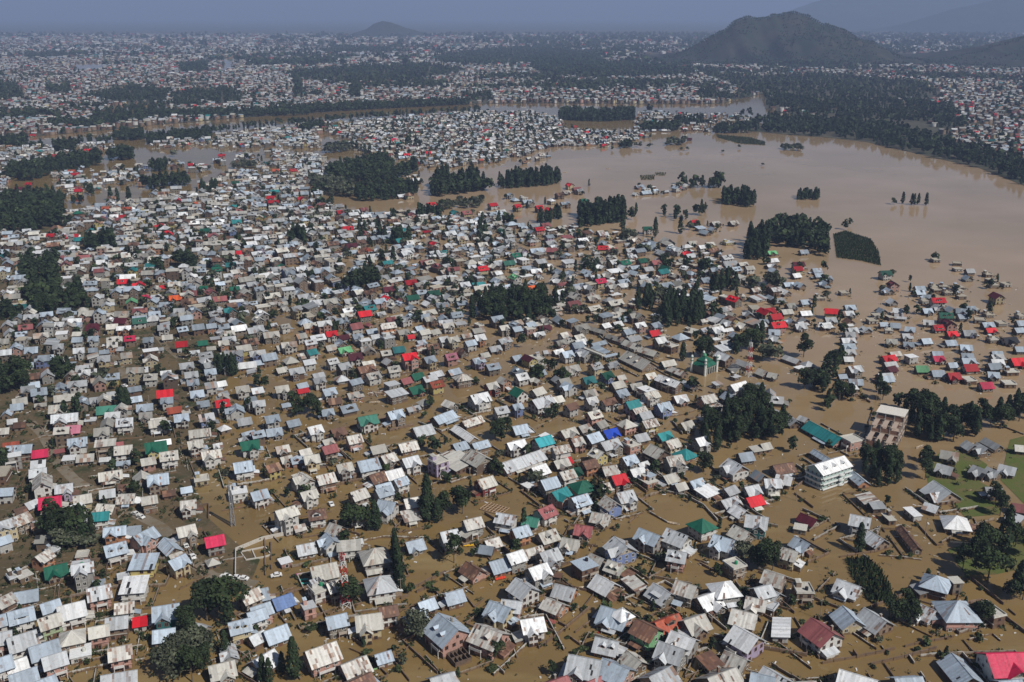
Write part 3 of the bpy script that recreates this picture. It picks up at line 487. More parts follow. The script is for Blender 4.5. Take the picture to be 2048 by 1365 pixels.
# ------------------------------------------------------------------ mesh building
class Geo:
    def __init__(s):
        s.v, s.f, s.c, s.m = [], [], [], []
    def face(s, pts, col, m=0):
        k = len(s.v)
        s.v.extend([tuple(p) for p in pts])
        s.f.append(tuple(range(k, k + len(pts))))
        s.c.append(col)
        s.m.append(m)
    def box(s, x0, x1, y0, y1, z0, z1, col, m=0, bottom=True):
        P = [(x0, y0, z0), (x1, y0, z0), (x1, y1, z0), (x0, y1, z0), (x0, y0, z1), (x1, y0, z1), (x1, y1, z1), (x0, y1, z1)]
        k = len(s.v)
        s.v.extend(P)
        fs = [(4, 5, 6, 7), (0, 1, 5, 4), (1, 2, 6, 5), (2, 3, 7, 6), (3, 0, 4, 7)] + ([(3, 2, 1, 0)] if bottom else [])
        for f in fs:
            s.f.append(tuple(k + i for i in f)); s.c.append(col); s.m.append(m)
    def bar(s, p, q, t, col, m=0):
        p, q = Vector(p), Vector(q)
        d = (q - p).normalized()
        a = d.orthogonal().normalized() * t / 2
        b = d.cross(a)
        k = len(s.v)
        for e in (p, q):
            for u, w in ((1, 1), (-1, 1), (-1, -1), (1, -1)):
                s.v.append(tuple(e + a * u + b * w))
        for f in ((0, 1, 5, 4), (1, 2, 6, 5), (2, 3, 7, 6), (3, 0, 4, 7), (3, 2, 1, 0), (4, 5, 6, 7)):
            s.f.append(tuple(k + i for i in f)); s.c.append(col); s.m.append(m)
    def cone(s, c, r0, r1, z0, z1, n, col, m=0, cap=True):
        k = len(s.v)
        for r, z in ((r0, z0), (r1, z1)):
            for i in range(n):
                a = 2 * math.pi * i / n
                s.v.append((c[0] + r * math.cos(a), c[1] + r * math.sin(a), z))
        for i in range(n):
            j = (i + 1) % n
            s.f.append((k + i, k + j, k + n + j, k + n + i)); s.c.append(col); s.m.append(m)
        if cap:
            s.f.append(tuple(k + n + i for i in range(n))); s.c.append(col); s.m.append(m)
    def dome(s, c, r, z0, h, col, m=0, n=10, rows=5):
        for j in range(rows):
            a0, a1 = j / rows * math.pi / 2, (j + 1) / rows * math.pi / 2
            s.cone(c, r * math.cos(a0), max(.02, r * math.cos(a1)), z0 + h * math.sin(a0), z0 + h * math.sin(a1), n, col, m, j == rows - 1)
def mesh_of(name, g, mats):
    me = bpy.data.meshes.new(name)
    me.from_pydata(g.v, [], g.f)
    for m in mats:
        me.materials.append(M[m])
    if g.f:
        if any(g.m):
            me.polygons.foreach_set('material_index', g.m)
        a = me.attributes.new('tint', 'FLOAT_COLOR', 'FACE')
        a.data.foreach_set('color', np.array([(*c[:3], 1.0) for c in g.c], np.float32).ravel())
    me.update()
    return me
def link(name, data, parent=None, loc=None, rz=0.0):
    o = bpy.data.objects.new(name, data)
    COL.objects.link(o)
    if parent is not None:
        o.parent = parent
    if loc is not None:
        o.location = loc
    if rz:
        o.rotation_euler = (0, 0, rz)
    return o
def tag(o, label=None, cat=None, group=None, kind=None):
    if label: o['label'] = label
    if cat: o['category'] = cat
    if group: o['group'] = group
    if kind: o['kind'] = kind
    return o
def array_mesh(name, V, Q, T, cq, ct, mats, mq=None, mt=None):
    """big joined mesh from arrays of quads and triangles"""
    me = bpy.data.meshes.new(name)
    nq, ntr = len(Q), len(T)
    me.vertices.add(len(V)); me.vertices.foreach_set('co', np.asarray(V, np.float32).ravel())
    me.loops.add(nq * 4 + ntr * 3)
    li = np.concatenate([np.asarray(Q, np.int32).ravel(), np.asarray(T, np.int32).ravel()]) if ntr else np.asarray(Q, np.int32).ravel()
    me.loops.foreach_set('vertex_index', li)
    me.polygons.add(nq + ntr)
    st = np.concatenate([np.arange(nq) * 4, nq * 4 + np.arange(ntr) * 3]).astype(np.int32)
    me.polygons.foreach_set('loop_start', st)
    for m in mats:
        me.materials.append(M[m])
    if mq is not None:
        me.polygons.foreach_set('material_index', np.concatenate([mq, mt if mt is not None else np.zeros(0)]).astype(np.int32))
    cc = np.ones((nq + ntr, 4), np.float32)
    cc[:nq, :3] = cq
    if ntr:
        cc[nq:, :3] = ct
    a = me.attributes.new('tint', 'FLOAT_COLOR', 'FACE')
    a.data.foreach_set('color', cc.ravel())
    me.update(calc_edges=True)
    me.validate()
    return me
def sheet_object(name, pts, z, matkey, kind='structure'):
    vs_ = [Vector((p[0], p[1], z)) for p in pts]
    tri = tessellate_polygon([vs_])
    me = bpy.data.meshes.new(name)
    me.from_pydata([tuple(v) for v in vs_], [], [tuple(t) for t in tri])
    me.materials.append(M[matkey])
    me.update()
    o = link(name, me)
    # all faces upward
    import bmesh
    bm = bmesh.new(); bm.from_mesh(me)
    for f in bm.faces:
        if f.normal.z < 0: f.normal_flip()
    bm.to_mesh(me); bm.free()
    o['kind'] = kind
    return o

# ------------------------------------------------------------------ the setting
FAR = 40000.0
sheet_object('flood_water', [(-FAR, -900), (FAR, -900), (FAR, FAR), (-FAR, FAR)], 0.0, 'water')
nb = [(-260, 292), (0, 276), (60, 274), (200, 262), (290, 252), (512, 234), (722, 220), (962, 208), (1100, 207), (1300, 209), (1440, 208), (1470, 200), (1530, 188)]
rf = [(1530, 218), (1570, 228), (1610, 233), (1640, 243), (1560, 249), (1502, 250), (1500, 263), (1600, 272), (1660, 276), (1735, 285), (1800, 300), (1895, 322), (1960, 337), (2048, 372), (2300, 470)]
pts = [px(*p) for p in nb + rf]
north = [(-FAR + 50, pts[0].y), (pts[0].x, pts[0].y)] + [(p.x, p.y) for p in pts] + [(FAR - 50, pts[-1].y), (FAR - 50, FAR - 50), (-FAR + 50, FAR - 50)]
sheet_object('city_ground', north, .35, 'city')
for poly in ([(228, 212), (330, 208), (347, 220), (300, 235), (215, 236)], [(447, 118), (470, 115), (462, 140), (440, 142)], [(940, 152), (1000, 150), (990, 165), (930, 166)],
             [(1590, 213), (1680, 208), (1690, 216), (1600, 222)], [(1800, 178), (1870, 174), (1872, 180), (1806, 184)], [(1915, 250), (1990, 248), (1985, 257), (1930, 258)], [(1660, 243), (1820, 252), (1816, 257), (1690, 250)],
             [(145, 128), (205, 126), (205, 142), (150, 142)]):
    sheet_object('pond', [(p.x, p.y) for p in (px(a, b) for a, b in poly)], .42, 'water')
sheet_object('earth_bank', [(p.x, p.y) for p in (px(a, b) for a, b in
    [(-160, 455), (60, 440), (200, 420), (330, 410), (420, 430), (520, 470), (600, 560), (520, 660), (470, 740), (420, 800), (440, 880), (380, 960), (420, 1040), (470, 1085), (520, 1120), (500, 1170), (400, 1160), (330, 1150), (220, 1130), (130, 1180), (60, 1260), (-120, 1290)])], .12, 'earth')
for poly in ([(1880, 905), (1930, 900), (1975, 930), (1960, 965), (2010, 990), (2000, 1030), (1930, 1035), (1900, 1000), (1860, 985), (1850, 940)], [(2020, 880), (2060, 870), (2100, 960), (2050, 1010), (2000, 960)], [(1895, 1100), (1960, 1080), (2080, 1060), (2080, 1130), (1990, 1150), (1930, 1150)]):
    sheet_object('lawn', [(p.x, p.y) for p in (px(a, b) for a, b in poly)], .10, 'lawn')
for s, wd_, pl in ROADS:
    P = [px(*sheet(s, a, b)) for a, b in pl]
    l, r = [], []
    for i, p in enumerate(P):
        d = (P[min(i + 1, len(P) - 1)] - P[max(i - 1, 0)]).normalized()
        n = Vector((-d.y, d.x, 0)) * wd_ / 2
        l.append(p + n); r.append(p - n)
    sheet_object('road', [(p.x, p.y) for p in l + r[::-1]], .16 if s == 'M1' else .165, 'road')

# hills ---------------------------------------------------------------
def hill(name, prof, y_base, depth, back, rough, nx=150, ny=46, seed=0):
    """a hill whose crest follows prof; foot at row y_base"""
    yb = px(1024, y_base).y
    D = yb + depth
    xs = np.linspace(prof[0][0], prof[-1][0], nx)
    yt = np.interp(xs, [p[0] for p in prof], [p[1] for p in prof])
    V = []
    for j in range(ny):
        v = j / (ny - 1)
        for i in range(nx):
            u, w = (xs[i] - 1024) / FOC, (yt[i] - 682.5) / FOC
            d = Vector((u, CP - w * SP, -SP - w * CP))
            t = D / d.y
            X, Zc = d.x * t, CAM_Z + d.z * t
            if v < .6:
                q = v / .6; Y = yb + depth * q; k = q ** 1.15
            else:
                q = (v - .6) / .4; Y = D + back * q; k = (1 - q) ** 1.2
            n1 = noise.fractal(Vector((X * .0035 + seed, Y * .0022, 0)), 1.0, 2.0, 5)
            n2 = abs(noise.noise(Vector((X * .008 + seed, Y * .0012, 3.1))))
            z = max(Zc, 0) * k + rough * (n1 * .9 - n2 * 1.1) * (4 * k * (1 - k) if v < .6 else k * .2) + rough * .12 * noise.noise(Vector((X * .03, 0, seed)))
            V.append((X, Y, max(z, .3) if 0 < j < ny - 1 else -2))
    F = [(j * nx + i, j * nx + i + 1, (j + 1) * nx + i + 1, (j + 1) * nx + i) for j in range(ny - 1) for i in range(nx - 1)]
    me = bpy.data.meshes.new(name); me.from_pydata(V, [], F); me.materials.append(M['hill']); me.update()
    for p in me.polygons: p.use_smooth = True
    o = link(name, me); o['kind'] = 'structure'
    return np.array(V).reshape(ny, nx, 3)
HILLV = [hill('wooded_hill', [(1300, 126), (1345, 112), (1400, 86), (1450, 62), (1480, 39), (1497, 35), (1530, 38), (1555, 29), (1577, 25), (1605, 28), (1640, 45), (1690, 60), (1725, 85), (1765, 102), (1820, 118), (1870, 124), (1910, 130)], 134, 620, 700, 60, seed=1),
         hill('wooded_hill', [(1830, 130), (1880, 122), (1940, 106), (2000, 88), (2048, 72), (2120, 45), (2250, 10), (2400, 40), (2600, 120)], 142, 700, 900, 60, seed=5)]
hill('far_hill', [(655, 76), (700, 69), (733, 58), (749, 46), (765, 41), (782, 44), (812, 55), (850, 66), (890, 74)], 76, 400, 400, 8, 80, 20, 9)
hill('distant_mountain', [(1640, 66), (1720, 76), (1800, 52), (1900, 18), (2000, -4), (2120, -18), (2300, 10), (2500, 60)], 66, 1500, 1500, 50, 90, 30, 13)
hill('distant_mountain', [(1500, 52), (1560, 30), (1600, 12), (1660, -8), (1760, -6), (1900, -14), (2100, -10), (2400, 20), (2700, 60)], 58, 2000, 1500, 60, 90, 30, 17)
# ------------------------------------------------------------------ houses
ROOFC = {'w': (.78, .79, .8), 'W': (.85, .85, .85), 'g': (.53, .55, .57), 'b': (.42, .49, .57), 'k': (.55, .53, .48), 'r': (.155, .085, .06), 's': (.56, .54, .5), 'R': (.62, .015, .025), 'P': (.58, .025, .085),
         'Q': (.33, .11, .11), 'K': (.55, .2, .27), 'A': (.42, .09, .045), 'O': (.75, .13, .03), 'G': (.012, .115, .07), 'T': (.03, .23, .24), 'C': (.05, .38, .43), 'M': (.06, .22, .16), 'L': (.15, .42, .2),
         'D': (.10, .014, .025), 'B': (.13, .21, .42), 'U': (.015, .07, .52), 'N': (.022, .022, .03), 'F': (.4, .33, .25), 'f': (.45, .41, .34)}
WALLC = {'w': (.72, .71, .68), 'c': (.62, .53, .34), 'p': (.58, .35, .29), 'g': (.38, .37, .35), 'y': (.64, .54, .22), 'e': (.46, .55, .36), 'E': (.27, .56, .29), 'l': (.5, .42, .58), 'b': (.24, .31, .55),
         'o': (.56, .28, .16), 'd': (.24, .055, .045), 't': (.045, .17, .17)}
BRICK = [(.22, .14, .10), (.27, .195, .14), (.25, .22, .18), (.31, .235, .175), (.18, .13, .10), (.36, .31, .25)]
RUST = [(.17, .085, .055), (.22, .115, .07), (.13, .07, .05), (.28, .17, .11)]
DARK = (.07, .06, .055)
def mul(c, k):
    return (c[0] * k, c[1] * k, c[2] * k)
HWALL = {1: 2.35, 2: 4.55, 3: 6.9}
class Sheets:
    """colour of each tin sheet of one roof"""
    def __init__(s, code, rnd, lod=0):
        s.base, s.rnd, s.code = ROOFC[code], rnd, code
        s.rust = {'s': .42, 'r': .8, 'k': .10, 'g': .07, 'b': .04, 'w': .03, 'Q': .1, 'A': .1, 'K': .05}.get(code, .0)
        s.run, s.j = 0, {}
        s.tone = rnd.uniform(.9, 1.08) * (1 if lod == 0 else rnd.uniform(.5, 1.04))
    def __call__(s, i, j):
        r = s.rnd
        if (i, 'r') not in s.j:
            if s.run > 0: s.run -= 1
            elif r.random() < s.rust * .55: s.run = r.randint(1, 3)
            s.j[(i, 'r')] = s.run > 0
            s.j[(i, 't')] = r.uniform(.76, 1.1)
        if s.code in 'gbkws' and r.random() < .012:
            return (.03, .03, .03)
        if s.j[(i, 'r')] and r.random() < .62 or r.random() < s.rust * .2:
            k = r.uniform(.35, 1.0)
            return lerp(mul(s.base, .9), mul(r.choice(RUST), r.uniform(.8, 1.3)), k if s.code != 'r' else 1)
        return tuple(min(.85, x) for x in mul(s.base, s.tone * s.j[(i, 't')] * r.uniform(.95, 1.05)))
def lerp(a, b, t):
    return (a[0] + (b[0] - a[0]) * t, a[1] + (b[1] - a[1]) * t, a[2] + (b[2] - a[2]) * t)
def slope(g, A, B, C, D, nx, ny, colf):
    """A-B eave, D-C ridge, cut into sheets"""
    for i in range(nx):
        e0, e1 = lerp(A, B, i / nx), lerp(A, B, (i + 1) / nx)
        r0, r1 = lerp(D, C, i / nx), lerp(D, C, (i + 1) / nx)
        for j in range(ny):
            q = [lerp(e0, r0, j / ny), lerp(e1, r1, j / ny), lerp(e1, r1, (j + 1) / ny), lerp(e0, r0, (j + 1) / ny)]
            if (Vector(q[2]) - Vector(q[3])).length < 1e-4: q = q[:3]
            g.face(q, colf(i, j))
def gable_roof(g, x0, x1, w, ze, zr, colf, lod, y0=0.0, axis='x'):
    """two slopes with thickness; axis 'y' turns the ridge"""
    n = max(2, int(abs(x1 - x0) / (.62 if lod == 0 else 1.5)))
    ny = 4 if lod == 0 else 2
    t = .13
    def T(x, y, z):
        return (x, y0 + y, z) if axis == 'x' else (y0 + y, x, z)
    h = w / 2
    off = 0
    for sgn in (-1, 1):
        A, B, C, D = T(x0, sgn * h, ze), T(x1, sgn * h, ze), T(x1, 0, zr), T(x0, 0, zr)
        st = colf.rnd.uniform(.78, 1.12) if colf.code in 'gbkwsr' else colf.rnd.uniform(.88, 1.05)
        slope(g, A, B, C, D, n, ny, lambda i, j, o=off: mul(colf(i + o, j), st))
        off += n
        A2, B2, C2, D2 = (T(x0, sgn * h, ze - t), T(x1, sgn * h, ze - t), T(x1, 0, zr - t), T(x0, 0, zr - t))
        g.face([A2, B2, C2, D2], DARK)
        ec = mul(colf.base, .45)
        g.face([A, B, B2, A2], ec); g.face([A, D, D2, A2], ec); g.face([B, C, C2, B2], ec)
def house_parts(L, w, s, form, roof, wallc, rnd, lod=0):
    """parts in local metres; ridge along x, front towards -y. returns [(name, parent, Geo, mats)], windows, ridge height"""
    col = rnd.choice(BRICK) if wallc == 'n' else WALLC[wallc]
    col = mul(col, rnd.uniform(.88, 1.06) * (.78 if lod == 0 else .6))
    hw = HWALL[s] + rnd.uniform(-.3, .4)
    oh = min(.8, .1 * w)
    Li, wi = L - 2 * oh, w - 2 * oh
    rise = (.31 if form != 'h' else .30) * w + rnd.uniform(-.2, .2)
    colf = Sheets('f' if roof == 'f' else roof, rnd, lod)
    parts, wins = [], []
    W = Geo()
    x, y = Li / 2, wi / 2
    base = -1.0
    if form in 'gxd':
        zg = hw + rise * wi / w - .16
        W.face([(-x, -y, base), (x, -y, base), (x, -y, hw), (-x, -y, hw)], col)
        W.face([(x, y, base), (-x, y, base), (-x, y, hw), (x, y, hw)], col)
        gcol = col if rnd.random() < .7 else mul(rnd.choice(BRICK), 1.1)
        for sg in (-1, 1):
            W.face([(sg * x, y * sg * -1, base), (sg * x, y * sg, base), (sg * x, y * sg, hw), (sg * x, y * sg * -1, hw)], col)
            W.face([(sg * x, -y, hw), (sg * x, y, hw), (sg * x, 0, zg)], gcol)
    elif form == 's':
        zf, zb = hw, hw + .16 * w
        W.face([(-x, -y, base), (x, -y, base), (x, -y, zf - .1), (-x, -y, zf - .1)], col)
        W.face([(x, y, base), (-x, y, base), (-x, y, zb - .15), (x, y, zb - .15)], col)
        for sg in (-1, 1):
            W.face([(sg * x, -y, base), (sg * x, y, base), (sg * x, y, zb - .15), (sg * x, -y, zf - .1)], col)
    elif form == 'u':
        t = .25
        for k in range(5):
            xx = -x + (2 * x - t) * k / 4
            W.box(xx, xx + t, -y, y, base, hw - rnd.uniform(0, .6), col)
        for k in range(3):
            yy = -y + (2 * y - t) * k / 2
            W.box(-x + t, x - t, yy + .01, yy + t - .01, base, hw - rnd.uniform(.2, .9), mul(col, 1.05))
    else:
        W.box(-x, x, -y, y, base, hw - .02, col, bottom=False)
    parts.append(('wall', None, W, ['wall']))
    Rf = Geo()
    ze = hw - .28
    zr = hw + rise
    if form in 'gxd':
        gable_roof(Rf, -L / 2, L / 2, w, ze, zr, colf, lod)
    elif form == 'h':
        r = max(0.0, L / 2 - w / 2)
        h = w / 2
        c = [(-L / 2, -h, ze), (L / 2, -h, ze), (L / 2, h, ze), (-L / 2, h, ze)]
        e0, e1 = (-r, 0, zr), (r, 0, zr)
        n = max(3, int(L / (.9 if lod == 0 else 3)))
        nw = max(3, int(w / (.9 if lod == 0 else 3)))
        ny = 3 if lod == 0 else 1
        slope(Rf, c[0], c[1], e1, e0, n, ny, colf)
        slope(Rf, c[2], c[3], e0, e1, n, ny, lambda i, j: colf(i + 50, j))
        slope(Rf, c[1], c[2], e1, e1, nw, ny, lambda i, j: colf(i + 100, j))
        slope(Rf, c[3], c[0], e0, e0, nw, ny, lambda i, j: colf(i + 150, j))
        for i in range(4):
            a, b_ = c[i], c[(i + 1) % 4]
            Rf.face([a, b_, (b_[0], b_[1], ze - .15), (a[0], a[1], ze - .15)], mul(colf.base, .75))
        Rf.face([(p[0], p[1], ze - .15) for p in c], DARK)
    elif form == 's':
        n = max(2, int(L / (.9 if lod == 0 else 2.6)))
        zf, zb = hw, hw + .16 * w
        A, B, C, D = (-L / 2, -w / 2, zf), (L / 2, -w / 2, zf), (L / 2, w / 2, zb), (-L / 2, w / 2, zb)
        slope(Rf, A, B, C, D, n, 3 if lod == 0 else 1, colf)
        dn = lambda p: (p[0], p[1], p[2] - .12)
        Rf.face([dn(A), dn(B), dn(C), dn(D)], DARK)
        for a, b_ in ((A, B), (B, C), (C, D), (D, A)):
            Rf.face([a, b_, dn(b_), dn(a)], mul(colf.base, .75))
        zr = zb
    elif form == 'f':
        rc = mul(ROOFC[roof], rnd.uniform(.85, 1.0))
        Rf.box(-x - .35, x + .35, -y - .35, y + .35, hw - .02, hw + .16, rc)
        zr = hw + .16
        if roof in 'fkg' and rnd.random() < .8:                         # parapet
            Pp = Geo(); pc = mul(rc, 1.1); q = .5
            Pp.box(-x - .2, x + .2, -y - .2, -y, zr, zr + q, pc); Pp.box(-x - .2, x + .2, y, y + .2, zr, zr + q, pc)
            Pp.box(-x - .2, -x, -y + .002, y - .002, zr, zr + q, pc); Pp.box(x, x + .2, -y + .002, y - .002, zr, zr + q, pc)
            parts.append(('parapet', 'roof', Pp, ['plain']))
        if rnd.random() < .6 and lod == 0:
            Tk = Geo(); tc = rnd.choice([(.02, .02, .025), (.55, .55, .5), (.03, .25, .12)])
            cx, cyy = x * rnd.uniform(-.6, .6), y * rnd.uniform(-.4, .6)
            Tk.cone((cx, cyy), .6, .6, zr, zr + 1.1, 9, tc); Tk.cone((cx, cyy), .6, .2, zr + 1.1, zr + 1.35, 9, tc)
            parts.append(('water_tank', 'roof', Tk, ['plain']))
        if rnd.random() < .4:
            Sh = Geo(); sc_ = Sheets(rnd.choice('gbk'), rnd)
            Sh.box(-x * .8, -x * .2, y * .1, y * .8, zr, zr + 1.9, mul(col, .95), bottom=False)
            slope(Sh, (-x * .85, y * .05, zr + 1.92), (-x * .15, y * .05, zr + 1.92), (-x * .15, y * .85, zr + 2.3), (-x * .85, y * .85, zr + 2.3), 3, 1, sc_)
            parts.append(('stair_cabin', 'roof', Sh, ['roof']))
    if form != 'u':
        parts.insert(1, ('roof', None, Rf, ['roof' if form != 'f' else 'plain']))
    if form in 'gxd' and lod == 0:
        Rc = Geo(); rc = mul(colf.base, .7 if roof not in 'RPGTUDO' else 1.1)
        Rc.box(-L / 2 - .02, L / 2 + .02, -.14, .14, zr - .06, zr + .05, rc)
        parts.append(('ridge_cap', 'roof', Rc, ['roof']))
    # cross wing towards the front
    ww = 0.0
    if form == 'x':
        ww = min(L * rnd.uniform(.45, .62), w * .92)
        cx = rnd.choice((-1, 1)) * (L / 2 - ww / 2 - oh * .5) * rnd.uniform(.5, 1.0)
        out = w / 2 + rnd.uniform(.6, 2.4)
        wz = hw + min(rise * .96, ww * rnd.uniform(.31, .38))
        Wg = Geo()
        xi = ww / 2 - .45
        yo = -out + .6
        Wg.face([(cx - xi, yo, base), (cx + xi, yo, base), (cx + xi, yo, hw), (cx - xi, yo, hw)], col)
        Wg.face([(cx - xi, yo, hw), (cx + xi, yo, hw), (cx, yo, wz - .3)], col if rnd.random() < .6 else mul(rnd.choice(BRICK), 1.1))
        for sg in (-1, 1):
            Wg.face([(cx + sg * xi, yo, base), (cx + sg * xi, -y + .02, base), (cx + sg * xi, -y + .02, hw), (cx + sg * xi, yo, hw)], col)
        parts.append(('wing', None, Wg, ['wall']))
        Wr = Geo()
        wf = Sheets(roof, rnd)
        wf.tone = colf.tone * rnd.uniform(.9, 1.1)
        gable_roof(Wr, -out, -.05, ww, ze, wz, wf, lod, y0=cx, axis='y')
        parts.append(('wing_roof', None, Wr, ['roof']))
        wins.append((cx, yo - .01, hw + (wz - hw) * .3, 'F', .8))
        for k in range(s):
            zz = hw - 1.2 - 2.35 * k
            if zz > .7:
                for dx in ((-.25, .25) if ww > 3.6 else (0,)):
                    wins.append((cx + dx * ww * .9, yo - .01, zz, 'F', 1.0))
    if form == 'd':
        mode = rnd.choice('122sw')
        nd, hwid, hgt = {'1': (1, 1.0, 1.1), '2': (2, .75, .9), 's': (1, 1.9, .75), 'w': (1, 1.7, 1.15)}[mode]
        for k in range(nd):
            cx = (k + .5) / nd * L * .7 - L * .35 + rnd.uniform(-.1, .1) * L
            Dg = Geo()
            y1, zb_ = -w * rnd.uniform(.28, .36), 0
            pitch = (zr - ze) / (w / 2)
            zb_ = ze + (w / 2 + y1) * pitch
            zt = zb_ + hgt
            pk = zt + (hwid * .55 if mode != 's' else .3)
            if mode != 's': Dg.face([(cx - hwid, y1, zb_ - .25), (cx + hwid, y1, zb_ - .25), (cx + hwid, y1, zt), (cx, y1, pk), (cx - hwid, y1, zt)], mul(col, .95))
            else: Dg.face([(cx - hwid, y1, zb_ - .25), (cx + hwid, y1, zb_ - .25), (cx + hwid, y1, zt), (cx - hwid, y1, zt)], mul(col, .95))
            q = hwid * .6
            Dg.face([(cx - q, y1 - .03, zb_ + .12), (cx + q, y1 - .03, zb_ + .12), (cx + q, y1 - .03, zt - .05), (cx - q, y1 - .03, zt - .05)], (.02, .02, .022))
            back, bpk = min(-.1, y1 + (zt - zb_) / pitch), min(-.05, y1 + (pk - zb_) / pitch)
            tc = mul(colf.base, rnd.uniform(.85, 1.1))
            for sg in (-1, 1):
                Dg.face([(cx + sg * hwid, y1, zb_ - .25), (cx + sg * hwid, back, zt), (cx + sg * hwid, y1, zt)], mul(col, .9))
                if mode != 's': Dg.face([(cx + sg * (hwid + .25), y1 - .3, zt - .14), (cx, y1 - .3, pk + .04), (cx, bpk, pk + .04), (cx + sg * (hwid + .25), back, zt - .14)], tc)
            if mode == 's': Dg.face([(cx - hwid - .2, y1 - .3, zt), (cx + hwid + .2, y1 - .3, zt), (cx + hwid + .2, bpk, pk + .04), (cx - hwid - .2, bpk, pk + .04)], tc)
            parts.append(('dormer', 'roof', Dg, ['roof']))
    if form in 'gxdh' and w > 5.5 and rnd.random() < (.5 if lod == 0 else .3):          # lean-to annexe on a gable end
        sg = rnd.choice((-1, 1)); aw = rnd.uniform(1.7, 3.4); ya, yb = -y * rnd.uniform(.3, 1.0), y * rnd.uniform(.1, .95)
        zt = min(hw - .35, rnd.uniform(1.9, 3.2))
        Aw = Geo(); e0, e1 = sorted((sg * (x + .003), sg * (x + aw)))
        Aw.box(e0, e1, ya, yb, base, zt - .75, mul(rnd.choice(BRICK) if rnd.random() < .6 else col, 1.0), bottom=False)
        parts.append(('annexe', None, Aw, ['wall']))
        Ar = Geo(); af = Sheets(rnd.choice('gbkrsw'), rnd, lod)
        slope(Ar, (sg * (x + aw + .35), ya - .3, zt - .7), (sg * (x + aw + .35), yb + .3, zt - .7), (sg * (x + .004), yb + .3, zt), (sg * (x + .004), ya - .3, zt), max(2, int((yb - ya) / (.7 if lod == 0 else 1.6))), 2 if lod == 0 else 1, af)
        parts.append(('annexe_roof', None, Ar, ['roof']))
    # windows, storey by storey; F front, L/R gable ends
    if form != 'u':
        for k in range(s):
            zz = hw - 1.2 - 2.35 * k
            if zz < .6:
                continue
            for side, ln in (('F', Li), ('L', wi), ('R', wi)):
                n = max(1, int(ln / 2.5))
                for i in range(n):
                    if rnd.random() < .12: continue
                    a = -ln / 2 + ln * (i + .5) / n
                    if side == 'F':
                        if ww and abs(a - cx) < ww / 2 + .4: continue
                        wins.append((a, -y - .01, zz, 'F', 1.0))
                    elif side == 'L': wins.append((-x - .01, a, zz, 'L', 1.0))
                    else: wins.append((x + .01, a, zz, 'R', 1.0))
        if form in 'gxd' and w > 6:
            for side, xx in (('L', -x - .01), ('R', x + .01)):
                wins.append((xx, 0, hw + rise * .3, side, .85))
        dx_ = rnd.uniform(-.3, .3) * Li
        if lod == 0 and s >= 2 and not ww:
            Bd = Geo()
            Bd.box(-x - .22, x + .22, -y - .3, -y - .004, hw - 2.5, hw - 2.38, mul(col, 1.08) if wallc != 'n' else (.42, .4, .36))
            parts.append(('floor_band', None, Bd, ['plain']))
        if lod == 0 and s >= 2 and not ww and rnd.random() < .45 and form != 'h':
            Bl = Geo(); bw = rnd.uniform(2.4, min(5.5, Li * .6)); bx = rnd.uniform(-.2, .2) * Li; bd = rnd.uniform(1.0, 1.6)
            cc = (.62, .6, .57) if wallc != 'n' else (.42, .36, .3)
            Bl.box(bx - bw / 2, bx + bw / 2, -y - bd, -y - .31, hw - 2.44, hw - 2.28, cc)
            Bl.box(bx - bw / 2, bx + bw / 2, -y - bd, -y - bd + .08, hw - 2.28, hw - 1.45, cc)
            for sg in (-1, 1):
                xx = bx + sg * bw / 2
                Bl.box(min(xx, xx - sg * .08), max(xx, xx - sg * .08), -y - bd + .081, -y - .31, hw - 2.28, hw - 1.45, cc)
                Bl.box(min(xx, xx - sg * .2), max(xx, xx - sg * .2), -y - bd + .02, -y - bd + .22, -1, hw - 2.441, cc)
            parts.append(('balcony', None, Bl, ['plain']))
        elif lod == 0 and rnd.random() < .38 and w > 7 and form != 'f':
            Vr = Geo(); vw = Li * rnd.uniform(.4, .75); vx = rnd.uniform(-.15, .15) * Li; vd = rnd.uniform(1.6, 2.8)
            zt = hw - (.4 if s == 1 else 2.4)
            vf = Sheets(rnd.choice('gbkr'), rnd)
            A, B, C, D = (vx - vw / 2, -y - vd, zt - .7), (vx + vw / 2, -y - vd, zt - .7), (vx + vw / 2, -y - .012, zt), (vx - vw / 2, -y - .012, zt)
            slope(Vr, A, B, C, D, max(3, int(vw / .9)), 1, vf)
            parts.append(('verandah_roof', None, Vr, ['roof']))
            for sg in (-1, 1):
                Po = Geo(); Po.box(vx + sg * (vw / 2 - .2) - .1, vx + sg * (vw / 2 - .2) + .1, -y - vd + .1, -y - vd + .3, -1, zt - .68, (.45, .4, .34))
                parts.append(('post', None, Po, ['plain']))
        if lod == 0 and rnd.random() < .3 and form in 'gxhd':
            Ch = Geo(); cx2, cy2 = rnd.uniform(-.3, .3) * L, w * rnd.uniform(.08, .2)
            Ch.box(cx2 - .3, cx2 + .3, cy2 - .3, cy2 + .3, hw, zr + .5, rnd.choice(BRICK)); Ch.box(cx2 - .38, cx2 + .38, cy2 - .38, cy2 + .38, zr + .5, zr + .62, (.4, .37, .33))
            parts.append(('chimney', 'roof', Ch, ['wall']))
    return parts, wins, zr
def ridge_z(w, s, form):
    return HWALL[s] + {'f': .16, 's': .08 * w, 'u': 0}.get(form, .31 * w)

